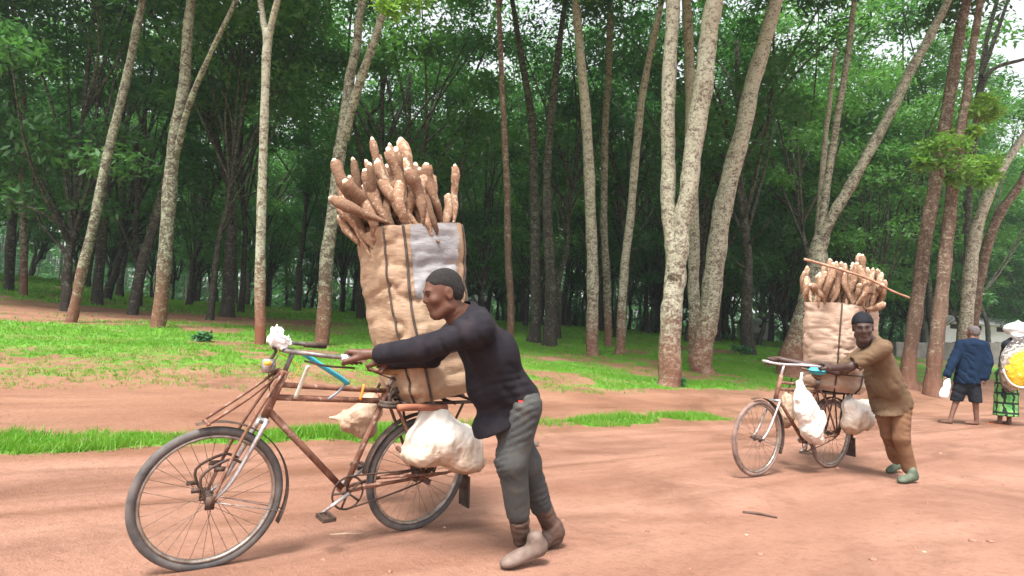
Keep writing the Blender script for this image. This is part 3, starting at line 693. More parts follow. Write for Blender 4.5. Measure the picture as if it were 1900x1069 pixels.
def fg_forest():
    T = fg_tree
    T('slim lichen spotted tree leaning right at the far left of the lawn', [([(132, 598), (165, 450), (200, 290), (238, 130), (266, 0)], [27, 25, 23, 21, 19], 0.5)], mat='bark', crown_v=0)
    T('grey lichen mottled tree with a side branch, second large trunk from the left', [([(292, 608), (305, 480), (322, 300), (340, 150), (356, 0)], [36, 33, 32, 27, 22], 0.3),
       ([(325, 290), (352, 190), (385, 110), (432, 15)], [16, 15, 13, 11], -0.8)], mat='bark', crown_v=1, crown_stems=[0])
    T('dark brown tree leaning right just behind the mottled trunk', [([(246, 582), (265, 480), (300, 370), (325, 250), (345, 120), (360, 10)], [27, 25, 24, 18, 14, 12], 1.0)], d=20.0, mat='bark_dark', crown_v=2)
    T('straight pale trunk with a reddish base behind the handlebars', [([(482, 640), (484, 520), (487, 300), (493, 120), (497, 55)], [26, 24, 20, 20, 22], 0.0), ([(496, 70), (488, 30), (484, 0)], [16, 14, 13], 0.2), ([(498, 70), (508, 30), (515, 0)], [17, 15, 14], -0.2)], mat='bark_red', crown_v=3, crown_stems=[1])
    T('pale trunk forking in two behind the near load of roots', [([(595, 640), (603, 520), (622, 350), (637, 240), (648, 150), (664, 60), (672, 0)], [34, 30, 28, 26, 22, 19, 17], 0.0), ([(636, 260), (665, 160), (690, 90), (716, 5)], [22, 20, 18, 15], -0.6)], mat='bark', crown_v=4, crown_stems=[0, 1], crown_s=0.9)
    T('thin brown trunk right of the near load of roots', [([(948, 618), (945, 520), (941, 400), (938, 280), (930, 150), (925, 10)], [17, 16, 15, 14, 12, 10], 0.3)], d=21.0, mat='bark_brown', crown_v=5)
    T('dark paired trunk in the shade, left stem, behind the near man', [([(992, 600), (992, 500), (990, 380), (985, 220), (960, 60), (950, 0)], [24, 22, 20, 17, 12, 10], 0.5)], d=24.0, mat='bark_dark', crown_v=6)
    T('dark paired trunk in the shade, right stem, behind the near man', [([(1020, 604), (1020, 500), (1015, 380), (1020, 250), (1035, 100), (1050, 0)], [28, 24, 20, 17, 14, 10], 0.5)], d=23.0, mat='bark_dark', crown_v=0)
    T('tall pale lichen trunk, left of the close pair on the lawn', [([(1101, 648), (1101, 520), (1096, 400), (1088, 230), (1076, 90), (1068, 0)], [27, 25, 24, 22, 19, 17], 0.2)], d=20.0, mat='bark_pale', crown_v=1)
    T('slim grey trunk squeezed behind the close pair', [([(1127, 635), (1126, 520), (1121, 400), (1124, 230), (1130, 90), (1132, 0)], [18, 17, 16, 15, 14, 12], 0.2)], d=24.0, mat='bark', crown_v=2)
    T('slender trunk curving right, right of the close pair', [([(1151, 640), (1158, 520), (1170, 390), (1182, 250), (1198, 140), (1228, 0)], [21, 19, 18, 17, 15, 13], 0.2)], d=21.0, mat='bark_pale', crown_v=3)
    T('thickest near tree on the lawn edge, splitting into two pale stems', [([(1240, 716), (1248, 600), (1252, 500), (1246, 420), (1237, 330), (1241, 180), (1247, 0)], [52, 47, 46, 36, 32, 31, 29], 0.2),
       ([(1252, 520), (1266, 430), (1281, 330), (1297, 200), (1312, 90), (1327, 0)], [38, 40, 40, 42, 40, 38], -0.3)], mat='bark_pale', crown_v=4, crown_s=0.95)
    T('upright pale stem between the thick split tree and the curving trunk', [([(1290, 660), (1289, 560), (1288, 450), (1284, 280), (1280, 120), (1274, 0)], [28, 26, 25, 24, 22, 20], 0.3)], d=19.5, mat='bark_pale', crown_v=6)
    T('large mottled trunk curving right behind the thick split tree', [([(1302, 683), (1312, 600), (1322, 500), (1340, 390), (1372, 250), (1402, 130), (1442, 0)], [50, 46, 44, 42, 38, 35, 30], 0.0)], d=17.5, mat='bark_pale', crown_v=5)
    T('leaning thick based tree forking behind the far load of roots', [([(1468, 672), (1492, 580), (1515, 490), (1525, 440)], [56, 52, 44, 36], 0.0), ([(1522, 460), (1535, 350), (1552, 230), (1570, 120), (1585, 0)], [20, 19, 17, 15, 12], 0.3),
       ([(1524, 455), (1545, 400), (1580, 340), (1640, 230), (1690, 130), (1735, 50), (1760, 0)], [24, 26, 26, 24, 22, 20, 17], -0.6)], d=19.0, mat='bark', crown_v=0, crown_stems=[1, 2])
    T('slim pale upright trunk rising just left of the far load of roots', [([(1502, 665), (1512, 560), (1521, 400), (1528, 300), (1538, 200), (1550, 90)], [22, 20, 17, 14, 11, 8], 0.2)], d=20.5, mat='bark_pale', crown=False)
    T('brown leaning trunk right behind the man in the olive shirt', [([(1688, 684), (1703, 560), (1722, 420), (1742, 300), (1762, 170), (1780, 60), (1792, 0)], [36, 34, 32, 31, 28, 25, 22], 0.0)], d=19.0, mat='bark_brown', crown_v=1)
    T('grey brown trunk left of the man in the navy coat', [([(1732, 692), (1742, 580), (1756, 450), (1768, 340), (1790, 200), (1810, 60), (1818, 0)], [38, 36, 32, 29, 22, 18, 16], 0.5)], d=18.0, mat='bark_brown', crown_v=2)
    T('pale mottled trunk bending right above the navy coat', [([(1786, 690), (1792, 600), (1803, 470), (1830, 370), (1868, 300), (1915, 230), (1990, 120), (2030, 0)], [36, 34, 33, 26, 20, 19, 17, 14], 0.0)], d=20.0, mat='bark_pale', crown_v=3)
    T('red brown trunk leaning right behind the bending pale one', [([(1800, 670), (1812, 560), (1830, 460), (1856, 395), (1900, 330), (1960, 200), (2000, 10)], [28, 27, 26, 24, 20, 17, 14], 0.3)], d=22.5, mat='bark_brown', crown_v=4)
    T('thin dark trunk crossing in front of the bright sky gap, top right', [([(1800, 640), (1795, 420), (1805, 300), (1815, 180), (1830, 80), (1850, 0)], [16, 15, 15, 14, 12, 10], 0.3)], d=26.0, mat='bark_dark', crown=False,
      twigs=[([(1815, 180), (1840, 130), (1900, 110)], [10, 8, 6], 0.2), ([(1820, 140), (1850, 60), (1870, 0)], [9, 7, 5], 0.2)])
    T('dark trunk at the left edge of the picture, nearest the edge', [([(16, 535), (22, 420), (28, 300), (22, 150), (10, 0)], [26, 24, 21, 18, 15], 0.3)], d=24.0, mat='bark_dark', crown_v=5)
    T('brown trunk second from the left picture edge', [([(44, 548), (45, 450), (40, 320), (44, 200), (30, 60), (25, 0)], [20, 19, 18, 16, 12, 10], 0.3)], d=22.0, mat='bark', crown_v=6)
    T('black trunk in deep shade between the two leftmost leaning trees', [([(182, 545), (190, 430), (205, 300), (228, 200), (240, 100), (245, 0)], [26, 24, 22, 19, 16, 14], 0.5)], d=23.0, mat='bark_dark', crown_v=0)
    T('dark branching trunk with an arching limb left of the straight pale trunk', [([(258, 540), (252, 430), (258, 330), (250, 240)], [14, 13, 12, 9], 0.2), ([(256, 500), (230, 430), (205, 380)], [9, 8, 5], 0.2)], d=26.0, mat='bark_dark', crown=False)
fg_forest()

def bg_forest():
    r = np.random.default_rng(21); n = 0; placed = list(FG_XY)
    cells = [(s, t) for t in np.arange(11, 78, 5.3) for s in np.arange(-40, 130, 5.7)]
    for (s, t) in cells:
        s2 = s + r.uniform(-1.9, 1.9); t2 = t + r.uniform(-1.7, 1.7); x, y = xy_of(s2, t2)
        d = y
        if y < 15 or d > 92 or abs(x) > d * 0.83 + 4.5: continue
        if any((x - a) ** 2 + (y - b) ** 2 < (3.0 if d < 30 else 1.5) for a, b in placed): continue
        if d < 21 and t2 < 10: continue
        if n >= 285: break
        placed.append((x, y)); n += 1
        v = int(r.integers(NVAR)); bg_tree(x, y, v, r.uniform(0, 6.28), r.uniform(0.9, 1.25) + (0.2 if s2 > 24 else 0), r.normal(0, 0.05))
    # the wood goes on a little past both sides of the picture
    r = np.random.default_rng(22)
    for (s, t) in cells:
        s2 = s + r.uniform(-1.9, 1.9); t2 = t + r.uniform(-1.7, 1.7); x, y = xy_of(s2, t2); rz, sz, v = r.uniform(0, 6.28), r.uniform(0.9, 1.25), int(r.integers(NVAR))
        if n >= 285 or y < 13 or y > 70 or not (y * 0.83 + 4.5 < abs(x) < y * 0.83 + 17) or (t2 < 10 and y < 21): continue
        n += 1; bg_tree(x, y, v, rz, sz, 0.03)
    return n
bg_forest()

def far_wood():
    """the rest of the wood, too far to tell the trees apart"""
    r = np.random.default_rng(5); m = MB(); VV, QQ, o = [], [], 0
    xs, ys = [], []
    for k in range(880):
        y = r.uniform(80, 175); x = r.uniform(-1, 1) * (y * 0.86 + 24)
        z = float(hz(x, y)); hb = r.uniform(5, 8); R0 = r.uniform(0.14, 0.25)
        m.tube([(x, y, z - 0.3), (x + r.normal(0, .3), y, z + hb * .6), (x + r.normal(0, .6), y, z + hb + 6)], [R0, R0 * .8, R0 * .4], 5, cap=False)
        cs = np.vstack([np.array([x, y, z + hb + 4.0]) + r.normal(0, 1, (6, 3)) * [2.6, 2.6, 3.0], [x + r.normal(0, 2), y, z + 1.0], [x + r.normal(0, 2), y, z + 2.6], [x + r.normal(0, 2), y, z + 4.5], [x + r.normal(0, 2), y + 3, z + 1.5]])
        V, Q = leaf_cloud(r, cs, r.uniform(1.3, 2.3, 10), 40, 0.8); VV.append(V); QQ.append(Q + o); o += len(V)
    t = m.build('far_wood_trunks', MAT['bark_dark']); 
    me = fastmesh('far_wood', np.concatenate(VV), np.concatenate(QQ), MAT['leaf'], 4); w = link('far_wood', me)
    tag(w, 'distant wood reading as one green mass behind the trunks', 'wood', kind='stuff')
    t.parent = w; t.name = 'far_trunks'; tag(t, kind='stuff')
far_wood()

def bough(name, label, px_pts, d, clumps, seed, mat='leaf_bright', per=240, size=0.17):
    r = np.random.default_rng(seed); root = empty(name, P(*px_pts[0], d), label, 'bough'); m = MB()
    pts = np.array([P(a, b, d) for a, b in px_pts]); q = spline(pts, 5); m.tube(q, np.linspace(0.035, 0.012, len(q)), 6)
    cs = np.array([P(a, b, d + dd) for a, b, rr, dd in clumps]); rad = np.array([rr / FPX * d for a, b, rr, dd in clumps])
    for c in cs:
        k = np.argmin(np.linalg.norm(q - c, axis=1)); m.tube(spline([q[k], (q[k] + c) / 2 + [0, 0, .06], c], 3), np.linspace(.014, .005, 7), 5)
    m.build('branch', MAT['bark_brown'], root, xf=shift(root))
    V, Q = leaf_cloud(r, cs, rad, per, size, flat=0.75, droop=0.15)
    link('leaves', fastmesh('leaves', shift(root)(V), Q, MAT[mat], 4), root)
bough('leafy_bough', 'bright green leafy bough on the brown trunk at upper right', [(1748, 330), (1745, 300), (1770, 275), (1800, 290), (1830, 330)], 17.6,
      [(1722, 275, 26, .1), (1752, 262, 26, -.2), (1745, 300, 22, 0), (1785, 268, 24, .2), (1800, 305, 26, -.3), (1832, 300, 24, .1), (1822, 335, 20, 0), (1770, 330, 18, .2), (1712, 300, 16, 0), (1842, 325, 14, .1)], 61)
bough('leafy_bough', 'small yellow green leafy bough high above the navy coat', [(1805, 250), (1815, 220), (1835, 195)], 18.2,
      [(1828, 185, 20, 0), (1843, 205, 16, .1), (1812, 205, 18, 0), (1808, 240, 14, -.1), (1830, 215, 14, .1)], 62)
bough('leafy_bough', 'pale green drooping bough at the top edge above the near load', [(700, -30), (715, -10), (750, -5), (790, 0)], 12.0,
      [(705, 0, 26, 0), (745, 2, 24, .2), (780, -6, 28, 0), (725, 18, 14, 0), (765, -22, 30, .2)], 63, per=110, size=0.15)

def low_plant(px, py, label, size, seed, mat='shrub', n=90):
    p, d = cast(px, py); r = np.random.default_rng(seed)
    root = empty('shrub', p, label, 'shrub'); m = MB(); cs = []
    for k in range(6):
        a = r.uniform(0, 6.28); e = np.array([math.cos(a) * size * .5, math.sin(a) * size * .5, size * r.uniform(.35, .8)]); m.tube(spline([(0, 0, -.03), e * .5 + [0, 0, .05], e], 3), np.linspace(.012, .004, 7), 5); cs.append(e)
    m.build('stem', MAT['twig'], root)
    V, Q = leaf_cloud(r, cs, np.full(6, size * .38), n, .13 if size < .6 else .16, .7); link('leaves', fastmesh('leaves', V, Q, MAT[mat], 4), root)
low_plant(378, 634, 'low bluish green herb on the lawn between the left trunks', 0.24, 71, n=45)
low_plant(1350, 632, 'dark leafy shrub behind the curving mottled trunk', 0.8, 72)
low_plant(1395, 636, 'broad dark shrub left of the leaning forked tree', 0.9, 73)
low_plant(1375, 660, 'bright low shrub between the mottled trunk and forked tree', 0.45, 74, n=60)
low_plant(1255, 716, 'weed sprouting at the foot of the thickest near tree', 0.2, 75, n=30)

# ------------------------------------------------------------------ bicycles
def rotax(V, a, k, th):
    V = np.asarray(V, float) - a; c, s = math.cos(th), math.sin(th)
    return a + V * c + np.cross(k, V) * s + np.outer(V @ k, k) * (1 - c) if V.ndim == 2 else a + V * c + np.cross(k, V) * s + k * (k @ V) * (1 - c)
HB = np.array([.94, 0, .73]); HT = np.array([.875, 0, .935]); KS = (HT - HB) / np.linalg.norm(HT - HB)
X_, Y_, Z_ = np.eye(3)
class Bike:
    """local frame: x forward, y to the bicycle's left, z up, origin at the rear tyre's contact"""
    def __init__(self, label, X, Y, heading, lean, steer, R=0.345, wb=1.17, tyre='tyre', bar='steel', fancy=True):
        self.R = R; self.wb = wb; a, le = math.radians(heading), math.radians(lean)
        fx = np.array([math.cos(a), math.sin(a), 0]); lf = np.array([-math.sin(a), math.cos(a), 0]); up = Z_
        self.fx = fx; self.l2 = lf * math.cos(le) - up * math.sin(le); self.u2 = up * math.cos(le) + lf * math.sin(le)
        self.o = np.array([X, Y, float(hz(X, Y)) - 0.004]); self.th = math.radians(steer)
        self.root = empty('bicycle', self.o, label, 'bicycle')
        m = Matrix(((fx[0], self.l2[0], self.u2[0]), (fx[1], self.l2[1], self.u2[1]), (fx[2], self.l2[2], self.u2[2])))
        self.root.rotation_euler = m.to_euler()
        self.make(tyre, bar, fancy)
    def w(self, l, steered=False):
        l = np.asarray(l, float)
        if steered: l = rotax(l, HB, KS, self.th)
        return self.o + self.fx * l[0] + self.l2 * l[1] + self.u2 * l[2]
    def S(self, V): return rotax(V, HB, KS, self.th)
    def wheel(self, name, c, steered):
        xf = self.S if steered else None; R = self.R; c = np.array(c, float); r = self.root
        wr = MB(); wr.disc(c, Y_, 0.017, 0.10, 12); wr.disc(c + Y_ * 0.03, Y_, 0.028, 0.006, 14); wr.disc(c - Y_ * 0.03, Y_, 0.028, 0.006, 14); wr.disc(c, Y_, 0.008, 0.15, 8)
        root = wr.build(name, MAT['rust_dark'], r, xf=xf)
        t = MB(); t.torus(c, X_, Z_, R - 0.021, 0.021, 72, 10, rv=0.020); t.build('tyre', MAT[self.ty], root, xf=xf)
        q = MB(); q.torus(c, X_, Z_, R - 0.046, 0.010, 72, 8, rv=0.016); q.build('rim', MAT['rim'], root, xf=xf)
        s = MB(); n = 32
        for i in range(n):
            a = 2 * math.pi * i / n; sg = 1 if i % 2 else -1; b = a + (0.9 if (i // 2) % 2 else -0.9)
            s.tube([c + Y_ * sg * 0.03 + 0.025 * (math.cos(b) * X_ + math.sin(b) * Z_), c + (R - 0.05) * (math.cos(a) * X_ + math.sin(a) * Z_)], 0.0013, 4, cap=False)
        s.build('spokes', MAT['spoke'], root, xf=xf); return root
    def make(self, tyre, bar, fancy):
        self.ty = tyre; r = self.root; R = self.R; wb = self.wb
        RH = np.array([0, 0, R]); FH = np.array([wb, 0, R]); BBp = np.array([.47, 0, .295]); ST = np.array([.27, 0, .86])
        f = MB()
        f.tube([HB - KS * .02, HT + KS * .01], 0.020, 12)
        f.tube([HB + KS * .02, BBp], 0.0175, 10); f.tube([BBp, ST], 0.0165, 10)
        f.tube([HB + KS * .085, ST - _n(ST - BBp) * .09], 0.0155, 10); f.tube([HB + KS * .15, ST - _n(ST - BBp) * .03], 0.014, 10)
        f.tube([BBp - Y_ * .04, BBp + Y_ * .04], 0.024, 12)
        for sg in (-1, 1):
            f.tube(spline([BBp + Y_ * sg * .025, np.array([.3, sg * .045, .315]), RH + Y_ * sg * .062], 4), 0.0105, 8)
            f.tube(spline([ST - _n(ST - BBp) * .04 + Y_ * sg * .02, np.array([.2, sg * .05, .7]), RH + Y_ * sg * .062], 4), 0.009, 8)
        f.build('frame', MAT['rust'], r)
        # seat post, saddle
        p = MB(); p.tube([ST, ST + np.array([-.022, 0, .05])], 0.012, 8); p.build('seat_post', MAT['steel'], r)
        F = Field([(.08, -.1, .86), (.42, .1, .99)], .03, .009); sz = .945
        F.ell((.15, 0, sz), (.085, .085, .026), .02); F.cap((.17, 0, sz), (.36, 0, sz + .002), .045, .016, .05); F.ell((.2, 0, sz - .045), (.11, .05, .03), .02, sub=True)
        v, q = F.verts(); me = fastmesh('saddle', v, q, MAT['leather'], 4); me.polygons.foreach_set('use_smooth', np.ones(len(me.polygons), bool)); sdl = link('saddle', me, r)
        sp = MB()
        for sg in (-1, 1): sp.tube(spline([(.09, sg * .05, .91), (.16, sg * .03, .885), (.25, sg * .02, .90), (.35, 0, .93)], 4), .004, 6)
        sp.build('springs', MAT['rust_dark'], sdl)
        # fork, truss rods
        fk = MB(); cr = HB - KS * .03
        fk.tube([cr + Y_ * .055, cr - Y_ * .055], .014, 8); fk.tube([HB - KS * .05, HT + KS * .03], .012, 8)
        for sg in (-1, 1):
            fk.tube(spline([cr + Y_ * sg * .052, cr * .55 + FH * .45 + Y_ * sg * .055 - X_ * .02, cr * .2 + FH * .8 + Y_ * sg * .055 - X_ * .028, FH + Y_ * sg * .055], 5), np.linspace(.0125, .008, 16), 8)
        fork = fk.build('fork', MAT['steel'], r, xf=self.S)
        if fancy:
            tr = MB(); top = HT + KS * .0
            tr.tube([top + X_ * .02 + Y_ * .04, top + X_ * .02 - Y_ * .04], .016, 8)
            for sg in (-1, 1): tr.tube(spline([top + X_ * .02 + Y_ * sg * .035, top * .5 + FH * .5 + Y_ * sg * .06 + X_ * .035, FH + Y_ * sg * .068 + X_ * .004], 5), .0085, 7)
            for sg in (-1, 1): tr.tube(spline([top + X_ * .03 + Y_ * sg * .03, top * .55 + (FH + X_ * .1 + Z_ * .33) * .45 + Y_ * sg * .05, FH + X_ * .06 + Z_ * .355 + Y_ * sg * .05], 4), .008, 6)
            tr.tube([FH + X_ * .05 + Z_ * .36 - Y_ * .06, FH + X_ * .05 + Z_ * .36 + Y_ * .06], .008, 6)
            tr.build('truss_rods', MAT['rust'], r, xf=self.S)
            br = MB()
            for sg in (-1, 1):
                br.tube(spline([FH + Y_ * sg * .06 + X_ * .02, FH + Y_ * sg * .065 + X_ * .06 + Z_ * .12, FH + Y_ * sg * .05 - X_ * .05 + Z_ * .19, FH + Y_ * sg * .05 - X_ * .12 + Z_ * .17], 4), .007, 6)
                br.box(FH + Y_ * sg * .055 - X_ * .02 + Z_ * .15, (.05, .014, .02)); br.box(FH + Y_ * sg * .06 + X_ * .07 + Z_ * .06, (.045, .012, .018)); br.box(FH + Y_ * sg * .07 + X_ * .01, (.04, .008, .06))
            br.build('brake_rods', MAT['rust_dark'], r, xf=self.S)
        # mudguards
        g = MB(); g.torus(FH, X_, Z_, R + .022, .003, 26, 8, math.radians(75), math.radians(205), rv=.028); g.build('mudguard', MAT['rust_dark'], r, xf=self.S)
        st_ = MB(); a = math.radians(195)
        for sg in (-1, 1): st_.tube([FH + Y_ * sg * .06, FH + (R + .022) * (math.cos(a) * X_ + math.sin(a) * Z_) + Y_ * sg * .026], .003, 5)
        st_.build('mudguard_stay', MAT['steel'], r, xf=self.S)
        g = MB(); g.torus(RH, X_, Z_, R + .022, .003, 34, 8, math.radians(5), math.radians(200), rv=.028); rg = g.build('mudguard', MAT['rust_dark'], r)
        fl = MB(); a = math.radians(196); c = RH + (R + .03) * (math.cos(a) * X_ + math.sin(a) * Z_); fl.box(c - Z_ * .045 - X_ * .012, (.012, .10, .20), np.array(Euler((0, .12, 0)).to_matrix())); fl.build('mud_flap', MAT['flap'], rg, smooth=False)
        # transmission
        c = BBp + Y_ * -.0; ch = MB(); yy = .047
        ch.torus(BBp + Y_ * yy, X_, Z_, .088, .006, 40, 6, rv=.003)
        for i in range(5):
            a = i * 1.2566; ch.tube([BBp + Y_ * yy, BBp + Y_ * yy + .088 * (math.cos(a) * X_ + math.sin(a) * Z_)], .006, 5)
        ch.build('chainring', MAT['rust_dark'], r)
        pa = math.radians(-28)
        for sg in (1, -1):
            d = math.cos(pa) * X_ + math.sin(pa) * Z_; d = d * sg; b0 = BBp + Y_ * sg * .06; e = b0 + d * .17 + Y_ * sg * .012
            k = MB(); k.tube([b0, e], [.011, .008], 8); k.build('crank', MAT['steel'], r)
            pd = MB(); pd.tube([e, e + Y_ * sg * .10], .005, 6); pd.box(e + Y_ * sg * .055 + X_ * .028, (.014, .085, .022)); pd.box(e + Y_ * sg * .055 - X_ * .028, (.014, .085, .022)); pd.box(e + Y_ * sg * .10, (.07, .006, .02)); pd.box(e + Y_ * sg * .012, (.07, .006, .02)); pd.build('pedal', MAT['rust_dark'], r, smooth=False)
        cn = MB(); cn.tube(spline([BBp + np.array([0, yy, .09]), BBp * .5 + RH * .5 + np.array([0, yy, .065]), RH + np.array([0, yy, .035]), RH + np.array([-.034, yy, .0]), RH + np.array([0, yy, -.035]), BBp * .5 + RH * .5 + np.array([0, yy, -.07]), BBp + np.array([0, yy, -.09])], 6), .005, 6); cn.build('chain', MAT['rust_dark'], r)
        sk = MB(); sk.disc(RH + Y_ * yy, Y_, .036, .008, 18); sk.disc(RH + Y_ * .056, Y_, .018, .03, 12); sk.build('sprocket', MAT['rust'], r)
        # handlebar
        hbz = 1.05; h = MB(); sm = HT + KS * .115
        h.tube([HT, sm], .0125, 8); self.bar_pts = {}
        side = lambda sg: spline([sm + X_ * .05, np.array([.885, sg * .11, hbz]), np.array([.86, sg * .21, hbz + .008]), np.array([.78, sg * .265, hbz + .006]), np.array([.66, sg * .275, hbz]), np.array([.585, sg * .28, hbz - .004])], 5)
        h.tube([sm, sm + X_ * .055], .012, 8)
        for sg in (-1, 1): h.tube(side(sg), .0112, 9)
        hb_ = h.build('handlebar', MAT[bar], r, xf=self.S)
        for sg in (-1, 1):
            g = MB(); g.tube([(.70, sg * .272, hbz), (.575, sg * .281, hbz - .004)], .0165, 10); g.build('grip', MAT['grip' if (fancy and sg > 0) else 'rope'], hb_, xf=self.S)
            lv = MB(); lv.tube(spline([(.85, sg * .2, hbz - .03), (.76, sg * .245, hbz - .045), (.62, sg * .262, hbz - .05)], 5), .0055, 6); lv.build('brake_lever', MAT['rust_dark'], hb_, xf=self.S)
        self.grip = [self.w((.635, .277, hbz), True), self.w((.70, .272, hbz), True)]; self.gripR = [self.w((.635, -.277, hbz), True), self.w((.70, -.272, hbz), True)]
        # carrier rack
        k = MB(); zr = .775
        for sg in (-1, 1):
            k.tube([(.22, sg * .09, zr), (-.34, sg * .09, zr)], .011, 8)
            k.tube([(-.02, sg * .07, R), (-.2, sg * .095, zr)], .008, 7); k.tube([(0, sg * .07, R), (.12, sg * .095, zr)], .008, 7); k.tube([(-.01, sg * .07, R), (-.04, sg * .1, zr)], .009, 7)
        for x in (.2, .05, -.12, -.3): k.tube([(x, -.12, zr), (x, .12, zr)], .009, 7)
        k.build('carrier_rack', MAT['rust_dark'], r)
        bl = []
        if fancy:
            for (a, b, rr) in [((.19, .13, .50), (-.25, .15, .50), .017), ((.30, .17, zr - .0), (-.02, .17, zr - .01), .02), ((.24, -.14, zr), (-.3, -.14, zr), .02)]:
                m = MB(); m.tube(spline([a, (np.array(a) + b) / 2 + [0, .004, .004], b], 3), rr, 8); m.build('rack_bar', MAT['rackwood'], r)
            m = MB()
            m.tube([(.19, .13, .50), (.2, .05, .52)], .012, 6); m.tube([(.0, .075, R), (.40, .07, .33)], .008, 6); m.tube([(-.15, .08, R + .01), (.3, .08, R + .03)], .009, 6)
            m.tube([(-.26, .075, R + .02), (.0, .075, R)], .008, 6); m.build('stand', MAT['rust'], r)
            lp = MB()
            for (x, y, z) in [(.02, .06, .36), (-.05, .065, .38), (.06, .065, .335), (-.02, .07, .31)]: lp.box((x, y, z), (.04, .025, .03), np.array(Euler((x * 9, y * 5, z * 7)).to_matrix()))
            lp.build('axle_hardware', MAT['rust_dark'], r, smooth=False)
        self.wheel('front_wheel', FH, True); self.wheel('rear_wheel', RH, False)
        self.sm = sm

B1 = Bike('rusty bicycle in front, nearest the camera, under the leaning load', -.52, 3.77, 221.5, 6, -5, R=.338, wb=1.155, bar='barsteel')
B2 = Bike('second bicycle farther up the road with pale handlebar', 3.35, 6.48, 212, 2, 0, R=.352, wb=1.19, tyre='tyre_red', bar='chrome2', fancy=False)

def bike_straps(B):
    def strip(name, pts, w, mat, steered=False):
        m = MB(); q = spline([np.array(p, float) for p in pts], 5); m.tube(q, w, 6, flat=0.6); m.build(name, MAT[mat], B.root, xf=B.S if steered else None)
    strip('strap', [(.845, .14, 1.05), (.76, .13, 1.0), (.63, .10, .93), (.57, .08, .895)], .021, 'blue')
    strip('strap', [(.58, .08, .885), (.60, .05, .84), (.64, .03, .80)], .009, 'bluegrey')
    strip('strap', [(.80, .10, .985), (.805, .06, .90), (.815, .03, .81)], .012, 'palestrap')
    strip('strap', [(.44, .022, .875), (.445, .026, .84), (.45, .02, .79)], .011, 'orange')
    strip('cable', [(.93, .03, 1.02), (.97, .05, .95), (.95, .02, .88), (.93, 0, .80)], .004, 'rope')
    strip('cable', [(.90, -.05, 1.03), (.80, -.02, .96), (.84, .02, .90)], .004, 'yellowp')
    m = MB(); m.disc((.955, .0, .965), X_, .035, .05, 14); m.build('headlamp', MAT['steel'], B.root, xf=B.S)
    m = MB(); m.box((.975, .05, .985), (.03, .018, .02)); m.build('reflector', MAT['yellowp'], B.root, xf=B.S)
    for z, y in ((.775, .02), (.80, -.02), (.76, .03)):
        m = MB(); m.torus((.25 + y, y, z), X_, Y_, .05, .012, 20, 6); m.torus((.2 + y, y, z + .03), X_, Z_, .045, .012, 20, 6); m.build('rubber_tie', MAT['rope'], B.root)
bike_straps(B1)

